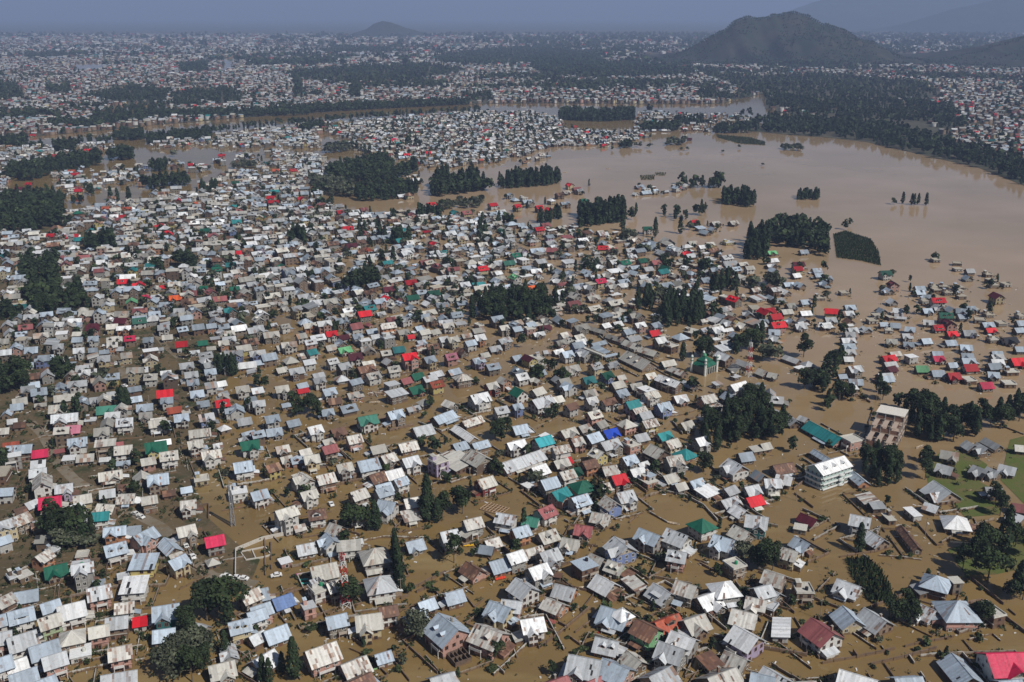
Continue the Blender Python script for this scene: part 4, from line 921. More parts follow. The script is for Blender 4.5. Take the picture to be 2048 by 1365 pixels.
# window meshes shared by every house: frame ring proud of the wall, dark pane set back
def window_mesh(name, frame):
    g = Geo()
    a, b_, c_ = .62, .68, .5
    q = lambda hw_, hh, y_: [(-hw_, y_, -hh), (hw_, y_, -hh), (hw_, y_, hh), (-hw_, y_, hh)]
    o, i, p = q(a, b_, -.07), q(a - .11, b_ - .11, -.07), q(a - .11, b_ - .11, -.015)
    ob = q(a, b_, .0)
    g.face(p, (1, 1, 1), 1)
    for k in range(4):
        n = (k + 1) % 4
        g.face([o[k], o[n], i[n], i[k]], (1, 1, 1), 0)
        g.face([i[k], i[n], p[n], p[k]], (1, 1, 1), 0)
        g.face([ob[k], ob[n], o[n], o[k]], (1, 1, 1), 0)
    g.box(-.035, .035, -.06, -.016, -b_ + .11, b_ - .11, (1, 1, 1), 0)
    return mesh_of(name, g, [frame, 'glass'])
WIN = {'w': window_mesh('window_white', 'frame_w'), 'b': window_mesh('window_brown', 'frame_b')}

class Survey:
    pass
ALL = []
def add_house(x1, y1, x2, y2, w, s, form, roof, wall, src):
    z = ridge_z(w, s, form)
    A, B = px(x1, y1, z), px(x2, y2, z)
    h = Survey()
    h.c = (A + B) / 2; h.c.z = 0
    d = B - A
    w *= .85
    h.L = min(max(d.length * .83, w * .95, 4.5), max(w * 3.4, 18) if src != 'fill' else 99)
    if src in HOUSES and abs(x2 - x1) * .0 + d.length > w * 3.4 and (abs(x2 - x1) > 55): h.L = d.length * .95
    ang = math.atan2(d.y, d.x)
    xm, ym = (x1 + x2) / 2, (y1 + y2) / 2
    if ym < 1000 and src != 'M4' or src in ('B2', 'B3') and abs(math.degrees(math.atan(math.tan(ang)))) < 12:
        th = float(np.interp(xm, [0, 250, 620, 1450, 1680, 2048], [14, 16, 36, 36, 6, 3]))      # the street grid turns across the town
        dg = math.degrees(math.atan(math.tan(ang)))
        if src == 'far': dg = random.choice((0, 0, -60))
        if dg > -22: tg = th
        elif dg < -38: tg = th - 90
        else: tg = random.choice((th, th - 90))
        tg = max(min(tg + random.gauss(0, 5), 88), -88)
        if abs(tg - dg) > 4: ang = math.radians(dg * .15 + tg * .85)
    front = Vector((math.sin(ang), -math.cos(ang)))                       # local -y
    if front.dot(Vector((-h.c.x, -h.c.y))) < 0: ang += math.pi
    h.ang, h.w, h.s, h.form, h.roof, h.wall, h.src = ang, w, s, form, roof, wall, src
    h.px = proj(h.c.x, h.c.y, z * .6)
    h.size = math.sqrt(h.L * (w + 2.2 * s)) / math.hypot(h.c.x, h.c.y, CAM_Z)
    ALL.append(h)
    return h
for sname, txt in HOUSES.items():
    for e in txt.replace('\n', '').split(';'):
        t = e.split()
        a, b_ = sheet(sname, float(t[0]), float(t[1])), sheet(sname, float(t[2]), float(t[3]))
        add_house(*a, *b_, float(t[4]), int(t[5]), t[6], t[7], t[8], sname)
for e in "296 762 604 928 11 1 g T p;612 905 697 950 11 2 f k p".split(';'):
    t = e.split()
    add_house(*sheet('M4', float(t[0]), float(t[1])), *sheet('M4', float(t[2]), float(t[3])), float(t[4]), int(t[5]), t[6], t[7], t[8], 'M4')
hc = [(h.c.x, h.c.y, h.ang, max(h.L, h.w) * .5) for h in ALL]
for e in FAR_ROOFS.replace('\n', '').split(';'):
    x, y, r = e.split(); x, y = float(x), float(y)
    k = random.uniform(4.6, 6.2) * (y - HOR) * CP / CAM_Z
    add_house(x - k, y + random.uniform(-.06, .06) * k, x + k, y + random.uniform(-.06, .06) * k, 9.5, 2 if y > 300 else 1, random.choice('gxd'), r, random.choice('wwncp'), 'far')
for e in U4_PTS.replace('\n', '').split(';'):
    t = e.split(); x, y = sheet('U4', float(t[0]), float(t[1]))
    k = random.uniform(4, 5.5) * (y - HOR) * CP / CAM_Z
    f = 'f' if t[2] == 'f' else random.choice('ggx')
    add_house(x - k, y - .04 * k, x + k, y + .10 * k, 8.5, 1, f, t[2], random.choice('nnwg'), 'far')
# fill the quarters behind
TP = [(k, h_, sp, poly) for k, h_, sp, poly in TREE_POLYS]
KEEP_OUT = [[(1370, 690), (1440, 690), (1440, 770), (1370, 770)], [(1600, 900), (1720, 900), (1720, 1000), (1600, 1000)], [(1720, 800), (1810, 800), (1810, 920), (1720, 920)], [(470, 1070), (560, 1070), (560, 1160), (470, 1160)]]
grid = {}
def put(x, y, r):
    grid.setdefault((int(x // 30), int(y // 30)), []).append((x, y, r))
def free(x, y, r):
    i, j = int(x // 30), int(y // 30)
    for a in (-1, 0, 1):
        for b_ in (-1, 0, 1):
            for (u, v, q) in grid.get((i + a, j + b_), ()):
                if (u - x) ** 2 + (v - y) ** 2 < (r + q) ** 2: return False
    return True
for h in ALL: put(h.c.x, h.c.y, (h.L + h.w) * .25)
near_ang = np.array([(h.c.x, h.c.y, h.ang) for h in ALL if h.src in HOUSES])
LANES = [('M1', [(1440, 880), (1445, 1250)]), ('M1', [(880, 270), (990, 490)]), ('M1', [(1205, 100), (1400, 300), (1470, 560), (1500, 700)]), ('M1', [(235, 800), (400, 1010), (570, 1240), (700, 1330)]), ('B1', [(700, 80), (1090, 300), (1310, 540), (1740, 700)]),
         ('B1', [(1060, 660), (960, 860), (840, 1060)]), ('M1', [(1180, 80), (1090, 270)]), ('M1', [(1600, 170), (1720, 360)]), ('M2', [(200, 10), (220, 150)]), ('M3', [(440, -10), (780, 225), (1200, 440), (1850, 660)]), ('M3', [(1040, 1000), (1290, 1330)]),
         ('M2', [(850, 900), (1200, 720), (1500, 640)]), ('M2', [(520, 1080), (830, 950)]), ('M2', [(1590, 290), (1900, 480), (1997, 560)]), ('B3', [(1300, 1330), (1450, 850), (1600, 560)]), ('B3', [(560, 880), (800, 620)]), ('B3', [(300, 1200), (620, 880)]), ('M1', [(0, 1055), (330, 930)]), ('B4', [(300, 1240), (1300, 1060)])]
for s_, pl_ in LANES:                                                    # lanes stay open
    for a, b_ in zip(pl_, pl_[1:]):
        A, B = px(*sheet(s_, *a)), px(*sheet(s_, *b_))
        n_ = int((B - A).length / 4) + 1
        for i in range(n_ + 1):
            p = A.lerp(B, i / n_)
            if free(p.x, p.y, 1.0): put(p.x, p.y, 3.2)
for sp, share, poly in FILL:
    xs, ys = poly_points(poly, sp, .3)
    if not len(xs): continue
    X, Y = proj(xs, ys, 0.0)
    bad = np.zeros(len(xs), bool)
    for k, h_, s_, tp in TP: bad |= inpoly(X, Y, tp)
    for tp in KEEP_OUT: bad |= inpoly(X, Y, tp)
    for x, y, X_, Y_, bd in zip(xs, ys, X, Y, bad):
        if bd or random.random() > share: continue
        r_ = random.random()
        w = random.uniform(5.8, 8.4) if sp > 11.0 else random.uniform(5.2, 7.4)
        L = w * random.uniform(1.02, 1.55)
        small = random.random() < .22
        if small: w, L = w * .65, L * .7
        if not free(x, y, (L + w) * .25 * .86): continue
        put(x, y, (L + w) * .25)
        d2 = (near_ang[:, 0] - x) ** 2 + (near_ang[:, 1] - y) ** 2
        ang = near_ang[int(np.argmin(d2)), 2] + random.gauss(0, .09) + (math.pi / 2 if random.random() < .36 else 0)
        h = Survey()
        h.c = Vector((x, y, 0)); h.L, h.w = L, w
        front = Vector((math.sin(ang), -math.cos(ang)))
        if front.dot(Vector((-x, -y))) < 0: ang += math.pi
        h.ang = ang
        h.s = 1 if (small or X_ > 1050 and random.random() < .5) else random.choice((1, 2, 2, 2, 2, 3) if X_ < 700 else (1, 1, 2, 2))
        h.form = random.choices('gxdhfs', (26, 38, 12, 5, 14, 5))[0]
        h.roof = random.choices('gbkwsrQRTGAf', (25, 20, 22, 11, 9, 4, 1.6, .8, .9, .7, .6, .5))[0]
        if h.form == 'f': h.roof = random.choice('fkgw')
        elif h.roof == 'f': h.roof = 'k'
        h.wall = random.choices('nwcpgoylb', (52, 20, 6, 5, 10, 1.5, 1.5, .5, 1))[0]
        h.src = 'fill'; h.px = (X_, Y_)
        h.size = math.sqrt(h.L * (w + 2.2 * h.s)) / math.hypot(x, y, CAM_Z) * .97
        ALL.append(h)
ALL.sort(key=lambda h: -h.size)
NEAR = [h for h in ALL if -30 < h.px[0] < 2078 and -30 < h.px[1] < 1400][:305]
near_set = set(map(id, NEAR))
print('houses', len(ALL), 'near', len(NEAR), 'limit y', min(h.px[1] for h in NEAR))

FORMW = {'g': 'gabled', 'x': 'cross-gabled', 'd': 'dormered', 'h': 'hip-roofed', 'f': 'flat-roofed', 's': 'lean-to', 'u': 'roofless'}
ROOFW = {'w': 'whitish', 'W': 'bright white', 'g': 'grey', 'b': 'blue-grey', 'k': 'beige-grey', 'r': 'rusty brown', 's': 'rust-streaked', 'R': 'bright red', 'P': 'crimson', 'Q': 'faded red', 'K': 'pink', 'A': 'orange-red', 'O': 'orange',
         'G': 'dark green', 'T': 'teal', 'C': 'turquoise', 'M': 'sea-green', 'L': 'light green', 'D': 'maroon', 'B': 'slate blue', 'U': 'royal blue', 'N': 'black', 'F': 'tan', 'f': 'tan'}
WALLW = {'w': 'white', 'c': 'cream', 'p': 'pink', 'g': 'grey', 'y': 'yellow', 'e': 'pale green', 'E': 'bright green', 'l': 'lilac', 'b': 'blue', 'o': 'peach', 'd': 'dark red', 't': 'dark teal', 'n': 'brick'}
LANDMARKS = [('the front lattice mast', 690, 1180), ('the green mosque', 1405, 735), ('the royal blue roof', 1220, 862), ('the pale hotel block', 1650, 965), ('the unfinished block', 1765, 880),
             ('the long teal hall', 1655, 860), ('the long white barn', 930, 860), ('the dark reed patch', 1740, 1165), ('the walled building plot', 505, 1110), ('the crimson corner house', 2010, 1300),
             ('the bright green walls', 1290, 1262), ('the turquoise roof', 1085, 880), ('the lone poplar', 1717, 1090), ('the left tree clump', 160, 1060), ('the bottom-left trees', 435, 1220),
             ('the long pink house', 640, 1300), ('the poplar row', 797, 1150), ('the orange roof', 5, 885), ('the sea-green roof', 735, 833), ('the mast by the mosque', 1500, 740), ('the dark right grove', 1985, 1100), ('the timber frame', 985, 1015)]
def where(p):
    best = min(LANDMARKS, key=lambda l: math.hypot(l[1] - p[0], (l[2] - p[1]) * 1.4))
    dx, dy = p[0] - best[1], p[1] - best[2]
    a = math.degrees(math.atan2(-dy, dx)) % 360
    word = ['right of', 'above right of', 'above', 'above left of', 'left of', 'below left of', 'below', 'below right of'][int((a + 22.5) // 45) % 8]
    return word, best[0], math.hypot(dx, dy)
ORD = ['', 'second ', 'third ', 'fourth ', 'fifth ', 'sixth ', 'seventh ', 'eighth ', 'ninth ', 'tenth ', 'eleventh ', 'twelfth ']
def unique_labels(items):
    """items: (object, description, survey position, fallback group) -> labels that tell look-alikes apart by distance from a landmark"""
    d = {}
    for o, desc, p in items:
        wd_, lm, dist = where(p)
        d.setdefault((desc, wd_, lm), []).append((dist, o))
    for (desc, wd_, lm), lst in d.items():
        lst.sort(key=lambda t: t[0])
        for i, (dist, o) in enumerate(lst):
            pre = '' if len(lst) == 1 else (ORD[i] if i < 12 else 'further ') + 'nearest '
            o['label'] = (pre + desc + ' ' + wd_ + ' ' + lm).strip()
labels = []
for h in NEAR:
    rnd = random.Random(int(h.c.x * 13 + h.c.y * 7))
    parts, wins, zr = house_parts(h.L, h.w, h.s, h.form, h.roof, h.wall, rnd, 0)
    nm = {'f': 'flat_roof_house', 's': 'shed', 'u': 'unfinished_house', 'h': 'hip_roof_house'}.get(h.form, 'house')
    root = link(nm, None, None, (h.c.x, h.c.y, 0), h.ang)
    root.empty_display_size = 2
    tag(root, None, 'shed' if h.form == 's' else 'house', 'flooded houses of the town')
    made = {}
    for name, par, g, mats in parts:
        if not g.f: continue
        o = link(name, mesh_of(name, g, mats), made.get(par, root))
        made.setdefault(name, o)
    fk = 'w' if rnd.random() < .55 else 'b'
    for (x, y, z, side, k) in wins:
        o = link('window', WIN[fk], root, (x, y, z), {'F': 0, 'L': -math.pi / 2, 'R': math.pi / 2}[side])
        o.scale = (k, 1, k)
    if h.form in "gxdhf":
        g = Geo(); g.box(-.5, .5, -.07, .0, -1.0, 1.0, (.16, .08, .05)); 
        o = link('door', mesh_of('door', g, ['plain']), root, (h.L * .5 * rnd.uniform(-.1, .1), -(h.w / 2 - min(.8, .1 * h.w)) - .012, 1.0))
    desc = FORMW[h.form] + ' ' + ('shed' if h.form == 's' else 'house') + ', ' + (ROOFW[h.roof] + ' roof, ' if h.form != 'u' else '') + WALLW[h.wall] + ' walls,'
    labels.append((root, desc, h.px))
unique_labels(labels)

# the rest of the town, too many to part: one object
BG = Geo(); BG.mm = []
def merge(dst, g, ang, c, mi):
    ca, sa = math.cos(ang), math.sin(ang)
    k = len(dst.v)
    dst.v.extend([(x * ca - y * sa + c.x, x * sa + y * ca + c.y, z) for x, y, z in g.v])
    dst.f.extend([tuple(i + k for i in f) for f in g.f])
    dst.c.extend(g.c)
    dst.m.extend([mi] * len(g.f))
MI = {'wall': 0, 'roof': 1, 'plain': 2}
for h in ALL:
    if id(h) in near_set: continue
    rnd = random.Random(int(h.c.x * 13 + h.c.y * 7))
    parts, wins, zr = house_parts(h.L, h.w, h.s, h.form, h.roof, h.wall, rnd, 1)
    for name, par, g, mats in parts: merge(BG, g, h.ang, h.c, MI[mats[0]])
    if h.px[1] > 250:
        g = Geo(); g2 = Geo()
        fc = (.62, .6, .56) if rnd.random() < .5 else (.15, .09, .06)
        for (x, y, z, side, k) in wins:
            a, b_ = .5 * k, .58 * k
            for gg, e, off, cc in ((g, 1.22, .02, fc), (g2, 1.0, .05, (.02, .02, .022))):
                if gg is g and h.px[1] < 480: continue
                if side == 'F': gg.face([(x - a * e, y - off, z - b_ * e), (x + a * e, y - off, z - b_ * e), (x + a * e, y - off, z + b_ * e), (x - a * e, y - off, z + b_ * e)], cc)
                else:
                    sx_ = -off if side == 'L' else off
                    gg.face([(x + sx_, y - a * e, z - b_ * e), (x + sx_, y + a * e, z - b_ * e), (x + sx_, y + a * e, z + b_ * e), (x + sx_, y - a * e, z + b_ * e)], cc)
        merge(BG, g, h.ang, h.c, 2); merge(BG, g2, h.ang, h.c, 3)
o = link('distant_houses', mesh_of('distant_houses', BG, ['wall', 'roof', 'plain', 'glass']))
tag(o, 'dense mass of small flooded houses stretching back towards the river', 'houses', None, 'stuff')

# ------------------------------------------------------------------ the city beyond the river
XS, YS, SPC = [], [], []
for y0, y1, sp in ((1250, 1800, 13), (1800, 2500, 15), (2500, 3400, 19), (3400, 4600, 27), (4600, 6500, 42), (6500, 10500, 75)):
    hwid = y1 * .56
    xs, ys = np.meshgrid(np.arange(-hwid, hwid, sp), np.arange(y0, y1, sp))
    XS.append(xs.ravel() + rng.uniform(-.35, .35, xs.size) * sp); YS.append(ys.ravel() + rng.uniform(-.35, .35, xs.size) * sp); SPC.append(np.full(xs.size, sp))
XS, YS, SPC = np.concatenate(XS), np.concatenate(YS), np.concatenate(SPC)
k = np.abs(XS) < YS * .55 + 30
XS, YS, SPC = XS[k], YS[k], SPC[k]
PX, PY = proj(XS, YS, 0.0)
land = inpoly(XS, YS, north) & (PY > 50)
for k_, h_, s_, tp in TP: land &= ~inpoly(PX, PY, tp)
for hv in HILLV:
    f = hv[1]
    land &= ~((XS > f[0, 0]) & (XS < f[-1, 0]) & (YS > f[0, 1] + 60) & (YS < hv[-1, 0, 1]))
PONDS = [[(228, 212), (330, 208), (347, 220), (300, 235), (215, 236)], [(447, 118), (470, 115), (462, 140), (440, 142)], [(1590, 213), (1680, 208), (1690, 216), (1600, 222)], [(1915, 250), (1990, 248), (1985, 257), (1930, 258)], [(1530, 235), (1850, 240), (1900, 286), (1930, 325), (1700, 300), (1530, 275)], [(145, 128), (205, 126), (205, 142), (150, 142)]]
for tp in PONDS: land &= ~inpoly(PX, PY, tp)
cl = np.array([noise.noise(Vector((x * .0028, y * .0028, 7.7))) * .8 + .55 * noise.noise(Vector((x * .009, y * .009, 2.2))) + .5 * noise.noise(Vector((x * .03, y * .03, 5.2))) for x, y in zip(XS, YS)])
green = np.where(PX > 1050, .14, np.where(PX < 500, .42, .34)) + np.where((PX > 1860) & (PY > 185), .35, 0.) - np.where(PY < 130, .05, 0.)
woods = land & (cl > green)
town = land & (cl <= green) & (rng.random(len(XS)) < np.where(PX > 1500, .62, .86))
def box_town(x, y, sp):
    n = len(x)
    L = rng.uniform(7.5, 12.5, n) * np.clip(sp / 22, .9, 2.4); w = L * rng.uniform(.62, .9, n); hh = rng.uniform(4.5, 8.5, n) * np.clip(sp / 32, 1, 1.7)
    a = rng.normal(.12, .25, n) + (rng.random(n) < .35) * math.pi / 2
    rise = w * .28
    flat = rng.random(n) < .18
    rise[flat] = .15
    t = np.array([(-.46, -.46, 0), (.46, -.46, 0), (.46, .46, 0), (-.46, .46, 0), (-.46, -.46, 1), (.46, -.46, 1), (.46, .46, 1), (-.46, .46, 1), (-.46, 0, 2), (.46, 0, 2), (-.5, -.5, 1.0), (.5, -.5, 1), (.5, 0, 2.02), (-.5, 0, 2.02), (.5, .5, 1), (-.5, .5, 1)])
    lx, ly = t[None, :, 0] * L[:, None], t[None, :, 1] * w[:, None]
    z = np.where(t[None, :, 2] <= 1, t[None, :, 2] * hh[:, None], hh[:, None] + (t[None, :, 2] - 1) * rise[:, None])
    ca, sa = np.cos(a)[:, None], np.sin(a)[:, None]
    V = np.stack([lx * ca - ly * sa + x[:, None], lx * sa + ly * ca + y[:, None], z], -1).reshape(-1, 3)
    q = np.array([(0, 1, 5, 4), (1, 2, 6, 5), (2, 3, 7, 6), (3, 0, 4, 7), (10, 11, 12, 13), (13, 12, 14, 15)])
    tr = np.array([(4, 7, 8), (5, 6, 9)])
    o_ = (np.arange(n) * 16)
    Q = (q[None] + o_[:, None, None]).reshape(-1, 4); T = (tr[None] + o_[:, None, None]).reshape(-1, 3)
    rc = np.array([ROOFC[c] for c in rng.choice(list('gbkwsrQRTG'), n, p=[.21, .15, .21, .10, .09, .09, .06, .04, .028, .022])]) * rng.uniform(.45, 1.0, (n, 1)) * .85
    wc = np.array([(WALLC['w'], WALLC['c'], BRICK[0], BRICK[1], BRICK[3], WALLC['p'])[i] for i in rng.choice(6, n, p=[.2, .06, .24, .24, .2, .06])]) * rng.uniform(.6, .95, (n, 1))
    cq = np.stack([wc, wc, wc, wc, rc, rc * rng.uniform(.85, 1.1, (n, 1))], 1).reshape(-1, 3)
    ct = np.stack([wc, wc], 1).reshape(-1, 3)
    mq = np.tile([0, 0, 0, 0, 1, 1], n); mt = np.zeros(2 * n)
    return array_mesh('far_city', V, Q, T, cq, ct, ['wall', 'roof'], mq, mt)
o = link('far_city', box_town(XS[town], YS[town], SPC[town]))
tag(o, 'hazy mass of far city rooftops beyond the river', 'houses', None, 'stuff')
print('far town', int(town.sum()), 'far wood cells', int(woods.sum()))
# ------------------------------------------------------------------ trees
def crown(kind, n, leaf, seed):
    """leaf-clump quads through a crown of unit height standing on z=0"""
    r = np.random.default_rng(seed)
    P, Nn, tone = [], [], []
    if kind == 'p':
        z = r.beta(1.3, 1.1, n) * .93 + .07
        prof = np.clip(np.minimum((z - .02) / .22, 1) * (1.02 - z) ** .55 * 1.25, .05, 1) * .16
        a = r.uniform(0, 2 * math.pi, n)
        rr = prof * np.sqrt(r.uniform(.35, 1.05, n)) * (1 + .22 * np.sin(a * 3 + z * 17 + seed))
        P = np.stack([rr * np.cos(a), rr * np.sin(a), z], -1)
        Nn = np.stack([np.cos(a), np.sin(a), r.uniform(-.1, .7, n)], -1)
        tone = r.uniform(.6, 1.35, n)
    else:
        rad, zc, rz, nl = {'d': (.29, .52, .47, 11), 'r': (.42, .5, .48, 9), 'w': (.5, .5, .46, 13), 's': (.55, .5, .5, 7)}[kind]
        lob = []
        for i in range(nl):
            a = r.uniform(0, 2 * math.pi)
            e = r.uniform(-.7, 1.0)
            k = math.sqrt(max(0, 1 - e * e * .8)) * r.uniform(.35, .72)
            lob.append((math.cos(a) * k * rad, math.sin(a) * k * rad, zc + e * rz * .62, rad * r.uniform(.36, .6), r.uniform(.65, 1.35)))
        lob.append((0, 0, zc + rz * .45, rad * .5, 1.0))
        ws = np.array([l[3] ** 2 for l in lob]); ws /= ws.sum()
        idx = r.choice(len(lob), n, p=ws)
        L = np.array(lob)[idx]
        d = r.normal(size=(n, 3)); d /= np.linalg.norm(d, axis=1)[:, None]
        d[:, 2] = np.where(d[:, 2] < -.3, -d[:, 2], d[:, 2])
        q = r.uniform(.72, 1.08, n)[:, None]
        P = L[:, :3] + d * L[:, 3:4] * q * np.array([1, 1, rz / rad * .85])
        P[:, 2] = np.clip(P[:, 2], .02, 1.04)
        Nn = d + r.normal(size=(n, 3)) * .45
        tone = L[:, 4] * r.uniform(.55, 1.5, n)
    Nn = Nn + r.normal(size=(n, 3)) * .3
    Nn /= np.linalg.norm(Nn, axis=1)[:, None]
    up = r.normal(size=(n, 3))
    A = np.cross(Nn, up); A /= np.linalg.norm(A, axis=1)[:, None]
    B = np.cross(Nn, A)
    s = leaf * r.uniform(.6, 1.3, (n, 1))
    V = np.stack([P + A * s + B * s * .3, P - A * s * .2 + B * s, P - A * s - B * s * .3, P + A * s * .3 - B * s], 1).reshape(-1, 3)
    return V, tone
def trunk_geo(kind, seed):
    r = random.Random(seed)
    g = Geo(); c = (1, 1, 1)
    top = .85 if kind == 'p' else .5
    g.cone((0, 0), .022, .014, -.12, top * .6, 7, c); g.cone((0, 0), .014, .006, top * .6, top, 7, c)
    for i in range(5):
        a = r.uniform(0, 6.28); z0 = r.uniform(.2, top * .8); rr = (.1 if kind == 'p' else .24)
        g.bar((0, 0, z0), (math.cos(a) * rr, math.sin(a) * rr, z0 + r.uniform(.12, .26)), .012, c)
    return g
NVAR = {'d': 4, 'p': 4, 'r': 2, 'w': 3}
CROWN, TRUNK = {}, {}
for k_, nv in NVAR.items():
    for i in range(nv):
        n = {'d': 1500, 'p': 900, 'r': 1300, 'w': 1500}[k_]
        V, tn = crown(k_, n, {'d': .030, 'p': .026, 'r': .036, 'w': .034}[k_], 40 + i * 7 + ord(k_))
        me = array_mesh('crown_' + k_, V, np.arange(n * 4).reshape(-1, 4), np.zeros((0, 3), int), tn[:, None] * np.ones(3), np.zeros((0, 3)), ['leaf_' + k_])
        CROWN[(k_, i)] = me
        TRUNK[(k_, i)] = mesh_of('trunk', trunk_geo(k_, i), ['bark'])
POS = []
for ci, (k_, h_, sp, poly) in enumerate(TREE_POLYS):
    xs, ys = poly_points(poly, sp, .42)
    for x, y in zip(xs, ys):
        if sp >= 9 and random.random() < .5: continue
        kk = k_
        if k_ == 'd': kk = random.choices('dpr', (52, 42, 6))[0]
        elif k_ == 'w': kk = random.choices('wr', (85, 15))[0]
        hh = h_ * 1.1 * random.uniform(.55, 1.15)
        POS.append((x, y, kk, hh, ci))
for e in TREES.replace('\n', '').split(';'):
    t = e.split(); p = px(float(t[0]), float(t[1]))
    POS.append((p.x, p.y, t[2], float(t[3]) * 1.12 * random.uniform(.95, 1.08), -1))
POS.sort(key=lambda t: -t[3] / math.hypot(t[0], t[1]))
near_t, rest_t, labels_t, clump_lab = [], [], [], {}
for t in POS:
    X_, Y_ = proj(t[0], t[1], t[3] * .5)
    (near_t if len(near_t) < 300 and -20 < X_ < 2068 and Y_ < 1400 else rest_t).append(t)
TREEW = {'d': 'dense dark tree', 'p': 'slender dark poplar', 'r': 'rounded dark tree', 'w': 'grey-green willow'}
SEEN_CL = {}
for i, (x, y, k_, h_, ci) in enumerate(near_t):
    v = random.randrange(NVAR[k_])
    root = link({'d': 'broadleaf_tree', 'p': 'poplar_tree', 'r': 'round_tree', 'w': 'willow_tree'}[k_], None, None, (x, y, 0), random.uniform(0, 6.28))
    wide = random.uniform(.88, 1.2)
    a = link('trunk', TRUNK[(k_, v)], root); b_ = link('crown', CROWN[(k_, v)], root)
    root.scale = (h_ * wide, h_ * wide, h_)
    p = proj(x, y, h_ * .4)
    root['category'] = 'tree'
    if ci < 0:
        root['group'] = 'single trees in the flood'
        labels_t.append((root, TREEW[k_], p))
    else:
        if ci not in clump_lab:
            w_, lm, d_ = where(p)
            nm = 'clump ' + w_ + ' ' + lm
            SEEN_CL[nm] = SEEN_CL.get(nm, 0) + 1
            clump_lab[ci] = (ORD[min(SEEN_CL[nm] - 1, 11)] if SEEN_CL[nm] > 1 else '') + nm
        root['label'] = TREEW[k_] + ' in the ' + clump_lab[ci]
        root['group'] = 'trees of the ' + clump_lab[ci]
unique_labels(labels_t)
def forest(name, trees, n, leafk, label):
    """joined trees, by leaf material"""
    ks = ['d', 'p', 'r', 'w']
    VV, CC, MM = [], [], []
    for mi, k_ in enumerate(ks):
        sel = [t for t in trees if t[2] == k_]
        if not sel: continue
        for var in range(3):
            ss = sel[var::3]
            if not ss: continue
            V, tn = crown(k_, n, leafk * {'d': 1, 'p': .8, 'r': 1.15, 'w': 1.15}[k_], 900 + var * 31 + mi)
            a = rng.uniform(0, 6.28, len(ss)); hh = np.array([t[3] for t in ss]); wd_ = hh * rng.uniform(.9, 1.25, len(ss))
            ca, sa = np.cos(a)[:, None], np.sin(a)[:, None]
            x = (V[None, :, 0] * ca - V[None, :, 1] * sa) * wd_[:, None] + np.array([t[0] for t in ss])[:, None]
            y = (V[None, :, 0] * sa + V[None, :, 1] * ca) * wd_[:, None] + np.array([t[1] for t in ss])[:, None]
            z = V[None, :, 2] * hh[:, None] + np.array([t[5] if len(t) > 5 else 0 for t in ss])[:, None]
            VV.append(np.stack([x, y, z], -1).reshape(-1, 3))
            CC.append((tn[None, :] * rng.uniform(.7, 1.2, (len(ss), 1))).ravel()); MM.append(np.full(n * len(ss), mi))
    V, C, Mx = np.concatenate(VV), np.concatenate(CC), np.concatenate(MM)
    me = array_mesh(name, V, np.arange(len(V)).reshape(-1, 4), np.zeros((0, 3), int), C[:, None] * np.ones(3), np.zeros((0, 3)), ['leaf_' + k for k in ks], Mx)
    o = link(name, me)
    tag(o, label, 'trees', None, 'stuff')
    return len(V) // 2
mid, far = [], []
for t in rest_t:
    (mid if t[1] < 1500 else far).append(t)
for x, y in zip(XS[woods], YS[woods]):
    for _ in range(1 if y < 5000 else 1):
        far.append((x + random.uniform(-6, 6), y + random.uniform(-6, 6), random.choice('dddr'), random.uniform(10, 16) * (1 if y < 4000 else 1.7 if y < 6500 else 2.6), -1))
for j in np.where(town)[0]:
    if random.random() < .3:
        far.append((XS[j] + 8, YS[j] - 6, random.choice('ddpr'), random.uniform(7, 13) * (1 if YS[j] < 4600 else 1.6), -1))
for h in ALL:                                                             # garden trees between the houses
    if h.src in ('fill', 'far') and random.random() < .55:
        a = random.uniform(0, 6.28); q = (h.L + h.w) * .3 + 2
        t = (h.c.x + math.cos(a) * q, h.c.y + math.sin(a) * q, random.choice('dddrppw'), random.uniform(3.5, 9), -1)
        (mid if t[1] < 1500 else far).append(t)
for h in NEAR:                                                            # fruit trees and saplings in the near yards
    for _ in range(2):
        if random.random() < .34:
            a = random.uniform(0, 6.28); q = (h.L + h.w) * .25 + random.uniform(2.0, 6.0)
            x, y = h.c.x + math.cos(a) * q, h.c.y + math.sin(a) * q
            if free(x, y, .4): mid.append((x, y, random.choice('ddrpws' if False else 'ddrppw'), random.uniform(2.2, 5.2), -1))
for hv, cnt in zip(HILLV, (5000, 2500)):
    ny, nx_ = hv.shape[:2]
    for _ in range(cnt):
        j, i = (random.randrange(2, 28) if random.random() < .75 else 27), random.randrange(4, nx_ - 4)
        p = hv[j, i]
        if noise.noise(Vector((p[0] * .006, p[1] * .006, 1))) < -.05 and j < 26 and j > 6: continue
        far.append((p[0], p[1], 'd', random.uniform(4, 11), -1, p[2] - 1))
t1 = forest('background_trees', mid, 95, .094, 'dark trees and thickets among the flooded quarters behind')
t2 = forest('far_woods', [t for t in far if t[1] < 2700], 26, .18, 'dark woods along the river and the far lake shore')
t2 += forest('distant_woods', [t for t in far if t[1] >= 2700], 10, .27, 'hazy woods and hillside scrub in the far distance')
print('trees near', len(near_t), 'mid', len(mid), 'far', len(far), 'tris', t1, t2)

